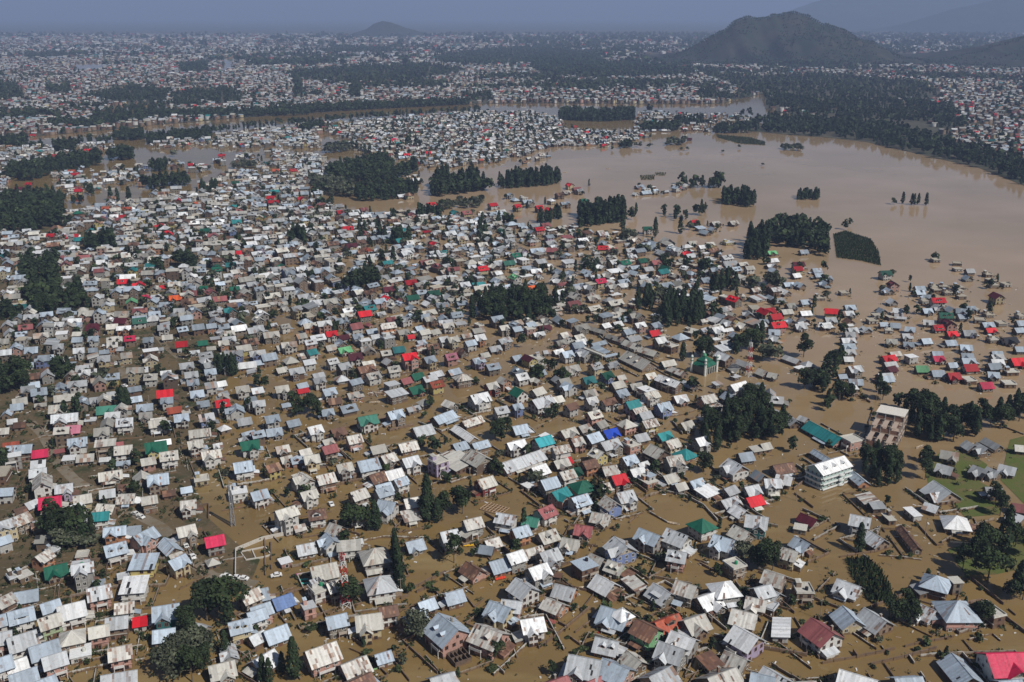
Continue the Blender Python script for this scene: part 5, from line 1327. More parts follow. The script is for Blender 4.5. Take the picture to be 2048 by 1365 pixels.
# reeds: stalk blades
for i, (hh, sp, poly) in enumerate(REEDS):
    xs, ys = poly_points(poly, sp, .5)
    n = len(xs)
    a = rng.uniform(0, 6.28, n); wdt = rng.uniform(.2, .45, n) * (1.3 if sp > 1 else 1); hz = hh * rng.uniform(.6, 1.1, n)
    dx, dy = np.cos(a) * wdt, np.sin(a) * wdt
    tx, ty = rng.normal(0, .35, n), rng.normal(0, .35, n)
    z0 = np.zeros(n) - .2
    V = np.stack([np.stack([xs - dx, ys - dy, z0], -1), np.stack([xs + dx, ys + dy, z0], -1), np.stack([xs + dx * .6 + tx, ys + dy * .6 + ty, hz], -1), np.stack([xs - dx * .6 + tx, ys - dy * .6 + ty, hz], -1)], 1).reshape(-1, 3)
    me = array_mesh('reed_bed', V, np.arange(n * 4).reshape(-1, 4), np.zeros((0, 3), int), rng.uniform(.7, 1.3, (n, 1)) * np.ones(3), np.zeros((0, 3)), ['reed'])
    o = link('reed_bed', me)
    tag(o, ['dark green reed bed standing in water beside the lower right houses', 'large dark reed bed at the edge of the lake', 'long strip of pale reeds near the far wood', 'small reed islet in the lake left of the reed strip', 'thin weed islet far out in the lake'][i], 'reeds', None, 'stuff')

# ------------------------------------------------------------------ boundary walls with shrubs along them
SHRUB = []
for i in range(4):
    V, tn = crown('s', 130, .15, 300 + i)
    SHRUB.append(array_mesh('shrub', V, np.arange(520).reshape(-1, 4), np.zeros((0, 3), int), tn[:, None] * np.ones(3), np.zeros((0, 3)), ['leaf_s']))
shrub_spots, wl, HEDGE = [], [], []
WC = [(.36, .34, .31), (.24, .17, .13), (.17, .12, .09), (.5, .48, .44), (.29, .24, .19)]
for s, txt in WALLS.items():
    for e in txt.split(';'):
        t = [float(q) for q in e.split()]
        P = [px(*sheet(s, t[i], t[i + 1])) for i in range(0, len(t), 2)]
        g = Geo(); col = random.choice(WC); hgt = random.uniform(.7, 1.5)
        for a, b_ in zip(P, P[1:]):
            d = b_ - a; ln = d.length; d.normalize(); nn = Vector((-d.y, d.x, 0)) * .14
            nseg = max(1, int(ln / 3.2))
            for i in range(nseg):
                if random.random() < .07: continue                           # collapsed or drowned stretch
                p, q = a + d * ln * i / nseg, a + d * ln * (i + .94) / nseg
                h_ = hgt * random.uniform(.8, 1.08)
                c = mul(col, random.uniform(.85, 1.1))
                v = [p - nn, q - nn, q + nn, p + nn]
                lo = [(u.x, u.y, -.6) for u in v]; hi = [(u.x, u.y, h_) for u in v]
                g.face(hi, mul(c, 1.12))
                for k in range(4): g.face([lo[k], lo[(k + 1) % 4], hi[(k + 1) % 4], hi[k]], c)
                if random.random() < .6:
                    o2 = nn * random.choice((-1, 1)) * random.uniform(4, 11)
                    shrub_spots.append((p + o2, random.uniform(.9, 2.6)))
        c0 = P[0]
        g.v = [(x - c0.x, y - c0.y, z) for x, y, z in g.v]
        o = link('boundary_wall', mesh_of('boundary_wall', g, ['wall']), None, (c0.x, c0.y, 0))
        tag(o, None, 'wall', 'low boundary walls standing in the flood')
        mp = P[len(P) // 2] if len(P) > 2 else (P[0] + P[1]) / 2
        wl.append((o, 'low ' + {0: 'grey', 1: 'brick-brown', 2: 'dark brown', 3: 'pale', 4: 'tan'}[WC.index(col)] + ' boundary wall in the flood', proj(mp.x, mp.y)))
# yard walls round the nearer houses
for h in NEAR:
    if h.px[1] < 690 or random.random() < .2: continue
    ca, sa = math.cos(h.ang), math.sin(h.ang)
    a_, b2 = h.L / 2 + random.uniform(2.2, 5.5), h.w / 2 + random.uniform(2.2, 6.0)
    cs = [(-a_, -b2), (a_, -b2), (a_, b2), (-a_, b2)]
    k0 = random.randrange(4)
    P = [Vector((h.c.x + cs[(k0 + i) % 4][0] * ca - cs[(k0 + i) % 4][1] * sa, h.c.y + cs[(k0 + i) % 4][0] * sa + cs[(k0 + i) % 4][1] * ca, 0)) for i in range(random.choice((3, 3, 4)))]
    g = Geo(); col = random.choice(WC); hgt = random.uniform(.7, 1.5); c0 = Vector((h.c.x, h.c.y, 0)); got = []
    for a, b_ in zip(P, P[1:]):
        d = b_ - a; ln = d.length; d.normalize(); nn = Vector((-d.y, d.x, 0)) * .13
        nseg = max(1, int(ln / 2.4))
        for i in range(nseg):
            p, q = a + d * ln * i / nseg, a + d * ln * (i + .96) / nseg
            if not free((p.x + q.x) / 2, (p.y + q.y) / 2, -1.2) or random.random() < .06: continue
            v = [p - nn, q - nn, q + nn, p + nn]; h_ = hgt * random.uniform(.85, 1.05); c = mul(col, random.uniform(.8, 1.05)); got.append(p)
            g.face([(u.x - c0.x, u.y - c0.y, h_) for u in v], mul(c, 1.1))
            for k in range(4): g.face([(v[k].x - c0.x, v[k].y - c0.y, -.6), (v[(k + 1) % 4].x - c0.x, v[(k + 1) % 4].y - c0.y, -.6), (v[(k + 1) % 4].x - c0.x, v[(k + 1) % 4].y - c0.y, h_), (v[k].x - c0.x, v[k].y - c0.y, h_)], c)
            if random.random() < .55: HEDGE.append(((p + q) / 2 + nn * random.choice((-1, 1)) * random.uniform(4, 9), random.uniform(.6, 1.9)))
            if random.random() < .12: shrub_spots.append((p + nn * random.choice((-9, 9)), random.uniform(.9, 2.4)))
    if len(got) < 3: continue
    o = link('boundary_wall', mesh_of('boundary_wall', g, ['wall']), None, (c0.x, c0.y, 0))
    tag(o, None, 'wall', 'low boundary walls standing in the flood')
    wl.append((o, 'low ' + {0: 'grey', 1: 'brick-brown', 2: 'dark brown', 3: 'pale', 4: 'tan'}[WC.index(col)] + ' yard wall round a house', proj(c0.x, c0.y)))
unique_labels(wl)
random.shuffle(shrub_spots)
shl = []
for p, h_ in shrub_spots[:295]:
    o = link('shrub', random.choice(SHRUB), None, (p.x, p.y, -.15), random.uniform(0, 6.28))
    o.scale = (h_ * random.uniform(.9, 1.4), h_ * random.uniform(.9, 1.4), h_)
    w_, lm, d_ = where(proj(p.x, p.y))
    tag(o, 'small green shrub along a flooded wall ' + w_ + ' ' + lm, 'shrub', 'shrubs along walls ' + w_ + ' ' + lm)
# undergrowth, weeds and flotsam between the houses
UV, UC = [], []
def weeds(x, y, h_, n=14):
    d = rng.normal(size=(n, 3)); d /= np.linalg.norm(d, axis=1)[:, None]
    P = d * rng.uniform(.4, 1.0, (n, 1)) * np.array([h_ * 1.0, h_ * 1.0, h_ * .5]) + np.array([x, y, h_ * .45])
    A = rng.normal(size=(n, 3)); A /= np.linalg.norm(A, axis=1)[:, None]
    B = np.cross(A, d); s = h_ * rng.uniform(.18, .34, (n, 1))
    UV.append(np.stack([P + A * s, P + B * s, P - A * s, P - B * s], 1).reshape(-1, 3)); UC.append(rng.uniform(.5, 1.25, n))
DG = Geo()
DEB = [(.62, .6, .56), (.5, .46, .4), (.3, .22, .15), (.2, .14, .09), (.45, .4, .34), (.66, .66, .66), (.12, .2, .45), (.5, .05, .05)]
for h in ALL:
    if h.px[1] < 420: continue
    dry = h.px[0] < 480
    for _ in range(random.choices((0, 1, 2, 3, 5), (18, 22, 24, 20, 16))[0] + (3 if dry else 0)):
        a = random.uniform(0, 6.28); q = (h.L + h.w) * .25 + random.uniform(1.5, 6)
        weeds(h.c.x + math.cos(a) * q, h.c.y + math.sin(a) * q, random.uniform(.6, 2.1), 18)
    if h.px[1] > 560:
        for _ in range(random.randint(2, 9)):
            a = random.uniform(0, 6.28); q = (h.L + h.w) * .25 + random.uniform(.5, 6)
            x, y = h.c.x + math.cos(a) * q, h.c.y + math.sin(a) * q
            l_, w_, b2 = random.uniform(.25, 1.9), random.uniform(.15, .6), random.uniform(0, 3.14)
            c = mul(random.choices(DEB, (20, 15, 18, 14, 14, 14, 1, 1))[0], random.uniform(.8, 1.1))
            ca, sa = math.cos(b2), math.sin(b2); z = random.uniform(.05, .35)
            v = [(x + u * l_ * ca - t * w_ * sa, y + u * l_ * sa + t * w_ * ca) for u, t in ((-.5, -.5), (.5, -.5), (.5, .5), (-.5, .5))]
            DG.face([(p[0], p[1], z) for p in v], c)
            for k in range(4): DG.face([(*v[k], -.1), (*v[(k + 1) % 4], -.1), (*v[(k + 1) % 4], z), (*v[k], z)], mul(c, .9))
for poly, n_ in (([(0, 640), (480, 640), (420, 1000), (300, 1200), (0, 1250)], 900), ([(480, 960), (1990, 960), (2048, 1365), (250, 1365)], 900), ([(700, 640), (1540, 660), (1500, 960), (500, 960)], 500)):
    k = 0
    while k < n_:
        a, b_ = random.uniform(0, 2048), random.uniform(640, 1365)
        if not inpoly(a, b_, poly): continue
        k += 1
        p = px(a, b_); q = noise.noise(Vector((p.x * .03, p.y * .03, 4)))
        if q < 0 and random.random() < .75: continue
        if free(p.x, p.y, 1.0): weeds(p.x, p.y, random.uniform(.3, 1.3), 10)
for p, h_ in HEDGE: weeds(p.x, p.y, h_, 16)
V = np.concatenate(UV); C = np.concatenate(UC)
o = link('undergrowth', array_mesh('undergrowth', V, np.arange(len(V)).reshape(-1, 4), np.zeros((0, 3), int), C[:, None] * np.ones(3), np.zeros((0, 3)), ['leaf_s']))
tag(o, 'low weeds and garden growth poking out of the flood between houses', 'undergrowth', None, 'stuff')
o = link('debris', mesh_of('debris', DG, ['plain']))
tag(o, 'scattered planks, sacks and flotsam around the flooded houses', 'debris', None, 'stuff')
# ------------------------------------------------------------------ landmarks
def thing(name, label, cat, loc, rz=0.0, group=None):
    o = link(name, None, None, loc, rz)
    return tag(o, label, cat, group)
def part(root, name, g, mats):
    return link(name, mesh_of(name, g, mats), root)
RED, WHT, STEEL, CONC = (.45, .04, .03), (.7, .7, .68), (.3, .3, .31), (.44, .39, .34)
def lattice(x, y, height, wb, wt, label, banded=True):
    p = px(x, y)
    root = thing('lattice_tower', label, 'tower', (p.x, p.y, 0), .5)
    n = max(5, int(height / 2.6))
    lv = [(wb + (wt - wb) * i / n, height * i / n) for i in range(n + 1)]
    for sx_, sy_ in ((1, 1), (-1, 1), (-1, -1), (1, -1)):
        g = Geo()
        for i in range(n):
            c = (RED if i % 2 else WHT) if banded else STEEL
            (w0, z0), (w1, z1) = lv[i], lv[i + 1]
            g.bar((sx_ * w0 / 2, sy_ * w0 / 2, z0), (sx_ * w1 / 2, sy_ * w1 / 2, z1), .2, c)
        part(root, 'leg', g, ['plain'])
    for i in range(n):
        g = Geo(); c = (RED if i % 2 else WHT) if banded else STEEL
        (w0, z0), (w1, z1) = lv[i], lv[i + 1]
        cs = [(1, 1), (-1, 1), (-1, -1), (1, -1)]
        for k in range(4):
            a, b_ = cs[k], cs[(k + 1) % 4]
            g.bar((a[0] * w0 / 2, a[1] * w0 / 2, z0), (b_[0] * w1 / 2, b_[1] * w1 / 2, z1), .11, c)
            g.bar((b_[0] * w0 / 2, b_[1] * w0 / 2, z0), (a[0] * w1 / 2, a[1] * w1 / 2, z1), .11, c)
            g.bar((a[0] * w1 / 2, a[1] * w1 / 2, z1), (b_[0] * w1 / 2, b_[1] * w1 / 2, z1), .12, c)
        part(root, 'bracing', g, ['plain'])
    for k in range(5):
        g = Geo(); a = k * 1.26
        x0, y0 = math.cos(a) * (wt / 2 + .25), math.sin(a) * (wt / 2 + .25)
        z0 = height - 1.2 - (k % 2) * 2.4
        g.box(x0 - .16, x0 + .16, y0 - .16, y0 + .16, z0 - .9, z0 + .9, WHT)
        part(root, 'antenna', g, ['plain'])
    g = Geo(); g.cone((0, 0), .09, .05, height, height + 2.2, 6, STEEL); part(root, 'spike', g, ['plain'])
    return root
lattice(691, 1216, 21, 2.8, 1.3, 'red and white lattice mast between flooded houses in the foreground')
lattice(466, 1052, 18, 1.5, .7, 'grey steel lattice mast left of centre beside a flat white house', False)
lattice(1497, 753, 20, 2.6, 1.2, 'red and white lattice mast standing right of the green mosque')

def frame_from(a, b_, c):
    """a left, b front, c right ground corners on sheet M4/M3 -> centre, angle, sizes"""
    A, B, C = a, b_, c
    e1, e2 = B - A, C - B
    ang = math.atan2(e2.y, e2.x)
    return (A + C) / 2, ang, e2.length, e1.length
# mosque
ctr, ang, Lx, Ly = frame_from(px(*sheet('M3', 1396, 395)), px(*sheet('M3', 1500, 452)), px(*sheet('M3', 1598, 415)))
Lx, Ly = 13.0, 11.5
root = thing('mosque', 'green mosque with pyramid roof and white domed minarets right of centre', 'mosque', (ctr.x, ctr.y, 0), ang)
GR, GW = (.015, .1, .065), (.03, .13, .085)
g = Geo(); g.box(-Lx / 2, Lx / 2, -Ly / 2, Ly / 2, -1, 6.2, (.16, .17, .14), bottom=False); part(root, 'wall', g, ['wall'])
for z0, z1, k0, k1, nm in ((6.0, 8.2, 1.1, .72, 'lower_roof'), (9.3, 12.2, .66, .02, 'upper_roof')):
    g = Geo(); sh = Sheets('G', random.Random(3))
    cr = [(-1, -1), (1, -1), (1, 1), (-1, 1)]
    for i in range(4):
        a, b_ = cr[i], cr[(i + 1) % 4]
        slope(g, (a[0] * Lx / 2 * k0, a[1] * Ly / 2 * k0, z0), (b_[0] * Lx / 2 * k0, b_[1] * Ly / 2 * k0, z0), (b_[0] * Lx / 2 * k1, b_[1] * Ly / 2 * k1, z1), (a[0] * Lx / 2 * k1, a[1] * Ly / 2 * k1, z1), 12, 2, lambda q, j, o_=i * 20: sh(q + o_, j))
    part(root, nm, g, ['roof'])
g = Geo(); g.box(-Lx * .33, Lx * .33, -Ly * .33, Ly * .33, 7.8, 9.5, GW, bottom=False); part(root, 'clerestory', g, ['wall'])
for sx_, sy_ in ((-1, -1), (1, -1), (-1, 1), (1, 1)):
    cx, cy_ = sx_ * (Lx / 2 + .2), sy_ * (Ly / 2 + .2)
    g = Geo(); g.cone((cx, cy_), 1.0, .9, -1, 11, 10, (.66, .67, .62)); g.cone((cx, cy_), 1.35, 1.35, 8.6, 8.9, 10, GW); g.cone((cx, cy_), 1.3, 1.3, 11, 11.3, 10, GW)
    mn = part(root, 'minaret', g, ['plain'])
    g = Geo(); g.dome((cx, cy_), .95, 11.3, 1.5, (.62, .66, .6)); g.cone((cx, cy_), .06, .03, 12.7, 13.9, 6, (.5, .45, .2)); part(mn, 'dome', g, ['plain'])
g = Geo(); g.dome((0, 0), 1.3, 12.0, 1.9, (.1, .32, .18)); g.cone((0, 0), .07, .03, 13.8, 15, 6, (.5, .45, .2)); part(root, 'dome', g, ['plain'])
for i in range(5):
    x = -Lx / 2 + Lx * (i + .5) / 5
    g = Geo()
    pts_ = [(x - .8, .4), (x + .8, .4), (x + .8, 3.6)] + [(x + .8 * math.cos(t_), 3.6 + .9 * math.sin(t_)) for t_ in (.5, 1.1, 1.57, 2.04, 2.64)] + [(x - .8, 3.6)]
    g.face([(u, -Ly / 2 - .05, v) for u, v in pts_], (1, 1, 1), 0)
    w_ = part(root, 'arched_window', g, ['glass'])
    g = Geo(); g.box(x - 1.15, x - .85, -Ly / 2 - .12, -Ly / 2 - .002, -1, 5.2, (.62, .64, .58)); part(root, 'pilaster', g, ['plain'])

root.scale = (.8, .8, .8)
# pale green hotel block
ctr, ang, Lx, Ly = frame_from(px(*sheet('M4', 285, 1262)), px(*sheet('M4', 385, 1348)), px(*sheet('M4', 640, 1262)))
Lx, Ly = max(Lx, 17), max(min(Ly, 14), 10)
root = thing('hotel_block', 'pale green four-storey block with white dormered roof and stacked balconies', 'building', (ctr.x, ctr.y, 0), ang)
PG, PW = (.42, .55, .52), (.72, .75, .74)
HH = 8.6
g = Geo(); g.box(-Lx / 2, Lx / 2, -Ly / 2, Ly / 2, -1, HH, PG, bottom=False)
for sg in (-1, 1): g.face([(sg * Lx / 2, -Ly / 2, HH), (sg * Lx / 2, Ly / 2, HH), (sg * Lx / 2, 0, HH + 3)], PG)
part(root, 'wall', g, ['wall'])
g = Geo(); gable_roof(g, -Lx / 2 - .7, Lx / 2 + .7, Ly + 1.6, HH - .3, HH + 3.3, Sheets('W', random.Random(5)), 0); rf_ = part(root, 'roof', g, ['roof'])
for k in range(3):
    cx = (k - 1) * Lx * .3
    g = Geo(); y1 = -Ly * .34; zb_ = HH + .75
    g.face([(cx - 1.1, y1, zb_ - .3), (cx + 1.1, y1, zb_ - .3), (cx + 1.1, y1, zb_ + 1), (cx, y1, zb_ + 1.9), (cx - 1.1, y1, zb_ + 1)], PW)
    g.face([(cx - .6, y1 - .03, zb_ + .1), (cx + .6, y1 - .03, zb_ + .1), (cx + .6, y1 - .03, zb_ + 1), (cx - .6, y1 - .03, zb_ + 1)], (.02, .02, .02))
    for sg in (-1, 1):
        g.face([(cx + sg * 1.1, y1, zb_ - .3), (cx + sg * 1.1, y1 + 2.2, zb_ + 1), (cx + sg * 1.1, y1, zb_ + 1)], PG)
        g.face([(cx + sg * 1.4, y1 - .3, zb_ + .75), (cx, y1 - .3, zb_ + 1.95), (cx, y1 + 3.4, zb_ + 1.95), (cx + sg * 1.4, y1 + 2.4, zb_ + .75)], (.75, .76, .76))
    part(rf_, 'dormer', g, ['roof'])
for k in range(3):
    z = HH - 2.75 * (k + 1)
    for nm, x0, x1, y0, y1 in (('balcony', -Lx / 2 - .2, Lx / 2 + .2, -Ly / 2 - 1.1, -Ly / 2 - .003), ('balcony', -Lx / 2 - 1.0, -Lx / 2 - .003, -Ly / 2 + .01, Ly / 2 - .2)):
        g = Geo(); g.box(x0, x1, y0, y1, z, z + .18, PW)
        if y1 < -Ly / 2: g.box(x0, x1, y0, y0 + .09, z + .18, z + 1.0, PW)
        else: g.box(x0, x0 + .09, y0, y1, z + .18, z + 1.0, PW)
        part(root, nm, g, ['plain'])
    if z + 1.5 > .5:
        n = int(Lx / 2.4)
        for i in range(n): link('window', WIN['w'], root, (-Lx / 2 + Lx * (i + .5) / n, -Ly / 2 - .01, z + 1.6))
        for i in range(4): link('window', WIN['w'], root, (-Lx / 2 - .01, -Ly / 2 + Ly * (i + .5) / 4, z + 1.6), -math.pi / 2)
g = Geo()
for k in range(8):
    a0, a1 = math.pi + k / 8 * math.pi, math.pi + (k + 1) / 8 * math.pi
    for i, zz in enumerate((.6, 3.2, 5.9)):
        p0, p1 = (2.1 * math.cos(a0) + Lx * .1, -Ly / 2 - 1.1 + 1.3 * math.sin(a0)), (2.1 * math.cos(a1) + Lx * .1, -Ly / 2 - 1.1 + 1.3 * math.sin(a1))
        g.face([(*p0, zz), (*p1, zz), (*p1, zz + 1.0), (*p0, zz + 1.0)], PW)
        g.face([(*p0, zz), (*p1, zz), (Lx * .1, -Ly / 2 - 1.1, zz)], PW)
part(root, 'round_balcony', g, ['plain'])

root.scale = (.86, .86, .86)
# unfinished concrete block: columns and slabs stepping down towards the front
A, B = px(*sheet('M4', 860, 1045)), px(*sheet('M4', 965, 865))
d = B - A
ang = math.atan2(d.y, d.x) - math.pi / 2
root = thing('unfinished_block', 'unfinished concrete block of open columns and slabs with white top', 'building', (A.x, A.y, 0), ang)
Lb = max(d.length, 26); bx_ = 13.0
for bay, (y0, y1, st) in enumerate(((0, Lb * .33, 2), (Lb * .35, Lb * .64, 3), (Lb * .66, Lb, 4))):
    for k in range(1, st + 1):
        z = 3.1 * k
        g = Geo(); top = (.68, .64, .58) if (bay == 2 and k == st) else (.42, .33, .27)
        if k < st or bay == 2: g.box(-bx_ / 2, bx_ / 2, y0, y1, z - .22, z, top)
        else:
            for q in range(3): g.box(-bx_ / 2 + q * bx_ / 3 + .2, -bx_ / 2 + (q + .55) * bx_ / 3, y0, y1, z - .22, z, top)
        part(root, 'slab', g, ['plain'])
    for i in range(4):
        for j in range(3):
            x, y = -bx_ / 2 + .3 + (bx_ - .6) * i / 3, y0 + .3 + (y1 - y0 - .6) * j / 2
            g = Geo(); g.box(x - .2, x + .2, y - .2, y + .2, -1, 3.1 * st - .225 + (random.uniform(.3, 1.6) if bay < 2 else 0), CONC)
            part(root, 'column', g, ['plain'])
    for k in range(st):
        for i in range(3):
            if random.random() < .55:
                x0 = -bx_ / 2 + .52 + (bx_ - .6) * i / 3
                g = Geo(); g.box(x0, x0 + (bx_ - .6) / 3 - .42, y0 + .25, y0 + .42, 3.1 * k + .002 - (1 if k == 0 else 0), 3.1 * k + random.uniform(1.0, 2.6), (.3, .17, .12)); part(root, 'brick_infill', g, ['wall'])

# walled building plot with foundation walls
root_p = px(505, 1112)
root = thing('building_plot', 'pale concrete boundary and foundation walls of an empty building plot', 'foundation', (root_p.x, root_p.y, 0))
def plot_wall(pts_, h_, t, nm):
    P = [px(*sheet('B1', a, b_)) - root_p for a, b_ in pts_]
    for a, b_ in zip(P, P[1:]):
        dd = (b_ - a); l_ = dd.length; dd.normalize(); nn = Vector((-dd.y, dd.x, 0)) * t / 2
        g = Geo(); v = [a - nn, b_ - nn, b_ + nn, a + nn]
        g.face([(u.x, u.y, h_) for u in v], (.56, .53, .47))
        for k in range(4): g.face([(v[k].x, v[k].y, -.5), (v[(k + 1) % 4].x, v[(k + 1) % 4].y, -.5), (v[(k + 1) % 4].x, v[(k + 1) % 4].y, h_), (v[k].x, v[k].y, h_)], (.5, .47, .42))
        part(root, nm, g, ['plain'])
plot_wall([(1608, 640), (1610, 470), (1790, 395), (1950, 360)], 1.5, .3, 'boundary_wall')
plot_wall([(1640, 480), (1680, 535), (1800, 515), (1850, 500), (1810, 445), (1640, 480)], .6, .35, 'foundation_wall')
plot_wall([(1720, 465), (1745, 522)], .55, .35, 'foundation_wall')

# timber frame adrift
p0 = px(*sheet('B2', 1628, 185))
root = thing('timber_frame', 'open brown timber floor frame lying in the flood', 'frame', (p0.x, p0.y, 0), -.55)
for i in range(8):
    g = Geo(); g.bar((-5 + i * 10 / 7, -3.4, .45), (-5 + i * 10 / 7, 3.4, .45 + random.uniform(-.1, .2)), .26, (.36, .25, .17)); part(root, 'beam', g, ['plain'])
for j in range(5):
    g = Geo(); g.bar((-5.2, -3.3 + j * 1.65, .3), (5.2, -3.3 + j * 1.65, .3), .24, (.3, .2, .13)); part(root, 'joist', g, ['plain'])

# fallen timber of a collapsed house
p0 = px(*sheet('M2', 955, 580))
root = thing('collapsed_house', 'collapsed house reduced to a heap of brown beams and sheets', 'ruin', (p0.x, p0.y, 0))
for i in range(46):
    g = Geo(); x, y = random.uniform(-5, 5), random.uniform(-4, 4); a = random.uniform(0, 3.14); l_ = random.uniform(1.5, 4); z = random.uniform(.1, 1.6) * (1 - math.hypot(x / 6, y / 5))
    g.bar((x - math.cos(a) * l_ / 2, y - math.sin(a) * l_ / 2, max(.05, z + random.uniform(-.3, .6))), (x + math.cos(a) * l_ / 2, y + math.sin(a) * l_ / 2, max(.1, z + random.uniform(-.3, .6))), random.uniform(.15, .45), random.choice([(.25, .18, .13), (.36, .3, .24), (.18, .1, .07), (.45, .43, .4)]))
    part(root, 'beam', g, ['plain'])

# cars on the dry road
def car(p, a, col, label):
    root = thing('car', label, 'car', (p.x, p.y, .17), a, 'cars on and beside the muddy road')
    g = Geo(); L = 4.0; w = .82
    prof = [(-2, .35), (-2, .8), (-1.5, .92), (-1.05, .95), (-.6, 1.42), (.75, 1.45), (1.25, .98), (1.9, .85), (2, .6), (2, .35)]
    for (x0, z0), (x1, z1) in zip(prof, prof[1:]): g.face([(x0, -w, z0), (x1, -w, z1), (x1, w, z1), (x0, w, z0)], col)
    for sg in (-1, 1): g.face([(x, sg * w, z) for x, z in prof], col)
    part(root, 'body', g, ['plain'])
    for sg in (-1, 1):
        g = Geo(); g.face([(-.92, sg * (w + .01), .97), (-.55, sg * (w + .01), 1.34), (.68, sg * (w + .01), 1.37), (1.05, sg * (w + .01), 1.0)], (1, 1, 1)); part(root, 'side_window', g, ['glass'])
        for x in (-1.25, 1.3):
            g = Geo()
            k = len(g.v)
            ring = [(x + .31 * math.cos(i * .6283), .31 + .31 * math.sin(i * .6283)) for i in range(10)]
            g.face([(u, sg * (w + .03), v) for u, v in ring], (.02, .02, .02))
            for i in range(10):
                a0, a1 = ring[i], ring[(i + 1) % 10]
                g.face([(a0[0], sg * (w + .03), a0[1]), (a1[0], sg * (w + .03), a1[1]), (a1[0], sg * (w - .2), a1[1]), (a0[0], sg * (w - .2), a0[1])], (.02, .02, .02))
            part(root, 'wheel', g, ['plain'])
    for x0, z0, x1, z1, nm in ((-1.0, 1.02, -.66, 1.4, 'rear_window'), (.82, 1.43, 1.2, 1.05, 'windscreen')):
        g = Geo(); e = -.02 if nm == 'rear_window' else .03
        g.face([(x0 + e, -.7, z0), (x0 + e, .7, z0), (x1 + e, .7, z1 + .01), (x1 + e, -.7, z1 + .01)], (1, 1, 1)); part(root, nm, g, ['glass'])
    return root
cl_ = []
for e in CARS.split(';'):
    t = e.split(); q = sheet(t[0], float(t[1]), float(t[2])); p = px(*q)
    o = car(p, R(float(t[3])), random.choice([(.75, .75, .74), (.72, .73, .75), (.7, .7, .68)]), '')
    cl_.append((o, 'small white parked car', q))
unique_labels(cl_)

# poles
pl = []
for x, y, hh in ((1850, 1072, 8), (1592, 1002, 8), (1190, 672, 8), (1760, 812, 9), (1752, 806, 9), (1335, 800, 8), (1120, 700, 8), (802, 1192, 7), (640, 900, 8), (870, 1010, 8), (1480, 850, 8), (1420, 800, 8), (560, 560, 9), (1036, 560, 9), (300, 820, 8), (1640, 1240, 8)):
    p = px(x, y)
    root = thing('utility_pole', '', 'pole', (p.x, p.y, 0), random.uniform(0, 3), 'utility poles standing in the flood')
    g = Geo(); g.cone((0, 0), .13, .08, -1, hh, 7, (.3, .25, .2)); part(root, 'pole_shaft', g, ['plain'])
    g = Geo(); g.bar((-.9, 0, hh - .5), (.9, 0, hh - .5), .11, (.28, .24, .2)); part(root, 'crossarm', g, ['plain'])
    for q in (-.75, 0, .75):
        g = Geo(); g.cone((q, 0), .06, .05, hh - .44, hh - .2, 6, (.5, .45, .4)); part(root, 'insulator', g, ['plain'])
    pl.append((root, 'thin utility pole in the water', (x, y)))
unique_labels(pl)

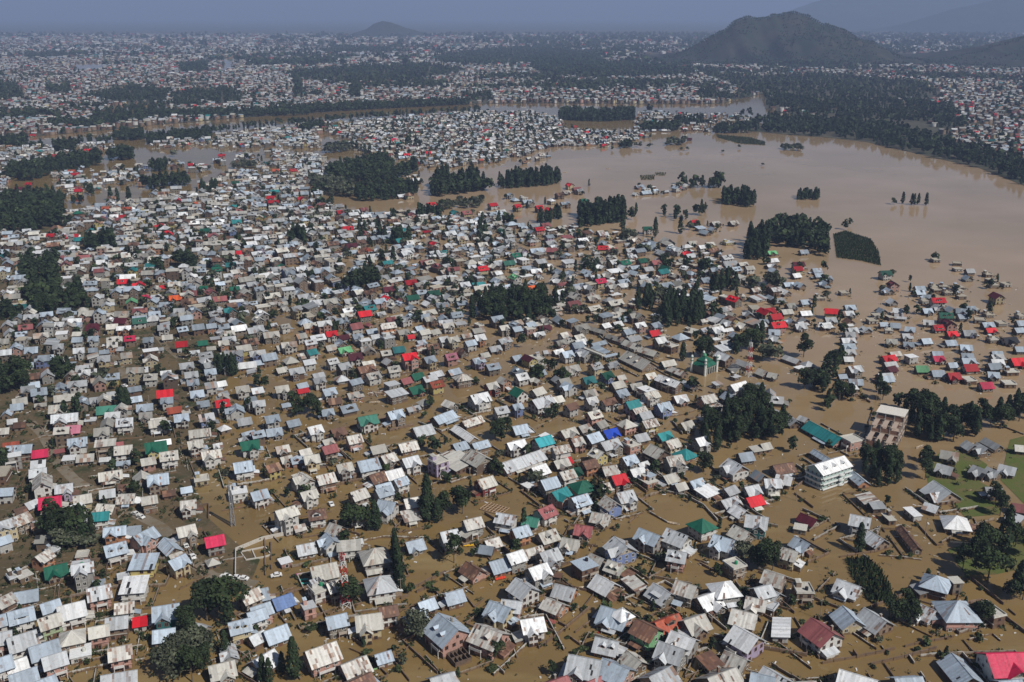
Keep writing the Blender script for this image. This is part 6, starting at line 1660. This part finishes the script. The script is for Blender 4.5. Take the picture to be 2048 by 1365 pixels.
# coloured cloths and sheets spread out to dry, floating hulls
for s, x, y, l_, w_, a, c, lab in (('B2', 285, 632, 3.4, 1.6, .3, (.75, .2, .42), 'pink cloth spread in a flooded yard left of the lattice mast'), ('B2', 325, 665, 3.2, 1.2, .2, (.1, .5, .42), 'turquoise cloth spread in a flooded yard left of the lattice mast'),
        ('B2', 335, 690, 3.2, 1.1, .15, (.1, .5, .4), 'lower turquoise cloth spread in a flooded yard left of the lattice mast'), ('B2', 632, 487, 2.8, .9, .5, (.1, .48, .35), 'turquoise boat-like sheet beside the muddy lane above the lattice mast'),
        ('B2', 1665, 650, 4.0, 2.6, .4, (.75, .07, .03), 'bright red tarpaulin beside the peach-walled house'), ('B2', 1450, 430, 4.0, 1.6, .1, (.7, .4, .02), 'orange-yellow sheet lying against a flooded wall'), ('B3', 268, 950, 3.2, 2.0, -.6, (.33, .1, .09), 'small dark red roof sheet beside the white balcony house'),
        ('B2', 805, 1280, 4.5, .8, .8, (.25, .42, .2), 'long green sheet leaning at the bottom edge'), ('B1', 545, 645, 4.5, 2.0, .2, (.75, .12, .02), 'orange tarpaulin below the dark green roof at left'), ('B1', 1300, 370, 4.5, 1.6, .4, (.05, .25, .7), 'blue tarpaulin hung on a grey-roofed house at left'), ('B1', 1325, 430, 3.2, 1.0, .5, (.7, .4, .04), 'yellow-orange tarpaulin by the crimson roof left of the plot'), ('B2', 220, 820, 3.0, 2.4, .8, (.1, .35, .62), 'light blue tarpaulin by the slate blue roof')):
    p = px(*sheet(s, x, y), .3)
    g = Geo(); nx_, ny_ = 8, 5
    f = lambda i, j: (-l_ / 2 + l_ * i / nx_, -w_ / 2 + w_ * j / ny_, .45 + .22 * noise.noise(Vector((i * .7 + x, j * .8, y))))
    for i in range(nx_):
        for j in range(ny_):
            q = [f(i, j), f(i + 1, j), f(i + 1, j + 1), f(i, j + 1)]
            g.face(q, mul(c, random.uniform(.85, 1.1))); g.face([(u[0], u[1], u[2] - .06) for u in q], mul(c, .7))
    o = link('tarpaulin', mesh_of('tarpaulin', g, ['plain']), None, (p.x, p.y, .0), a)
    tag(o, lab, 'tarpaulin', 'coloured sheets and cloths')
for x, y, a in ((749, 806, .2), (1444, 955, -.4), (1163, 1178, .3), (1268, 1212, -.2), (1840, 895, .6), (1130, 345, .1), (1216, 338, 0), (1345, 1048, -.4)):
    p = px(x, y)
    root = thing('rowing_boat', '', 'boat', (p.x, p.y, 0), a, 'small boats in the flooded lanes')
    g = Geo(); n = 9; c = (.5, .42, .32)
    prev = None
    for i in range(n + 1):
        t_ = i / n * 2 - 1; hw_ = .75 * (1 - abs(t_) ** 2.4) + .03; zt = .42 + .3 * t_ * t_
        cur = [(t_ * 2.9, -hw_, zt), (t_ * 2.9, -hw_ * .6, .02), (t_ * 2.9, hw_ * .6, .02), (t_ * 2.9, hw_, zt)]
        if prev:
            for k in range(3): g.face([prev[k], cur[k], cur[k + 1], prev[k + 1]], c)
        prev = cur
    part(root, 'hull', g, ['plain'])
    for q in (-1.2, 0, 1.2):
        g = Geo(); g.box(q - .15, q + .15, -.6, .6, .34, .4, (.4, .3, .2)); part(root, 'bench', g, ['plain'])
    root['_p'] = 0; del root['_p']
    pl = [(root, 'small wooden boat on the brown water', (x, y))]
    unique_labels(pl)

# ------------------------------------------------------------------ haze
g = Geo(); E = 40100.0
g.box(-E, E, -1500, E, -6, 820, (1, 1, 1))
me = bpy.data.meshes.new('haze'); me.from_pydata(g.v, [], g.f); me.update()
m = bpy.data.materials.new('haze_air'); m.use_nodes = True
nt = m.node_tree; nt.nodes.clear()
out = nt.nodes.new('ShaderNodeOutputMaterial'); pv = nt.nodes.new('ShaderNodeVolumePrincipled')
pv.inputs['Color'].default_value = (.47, .61, .95, 1)
pv.inputs['Density'].default_value = HAZE_DENSITY
pv.inputs['Density Attribute'].default_value = ''
pv.inputs['Anisotropy'].default_value = .0
nt.links.new(pv.outputs[0], out.inputs['Volume'])
me.materials.append(m)
o = link('haze', me)
tag(o, 'blue-grey haze over the valley', 'haze', None, 'stuff')
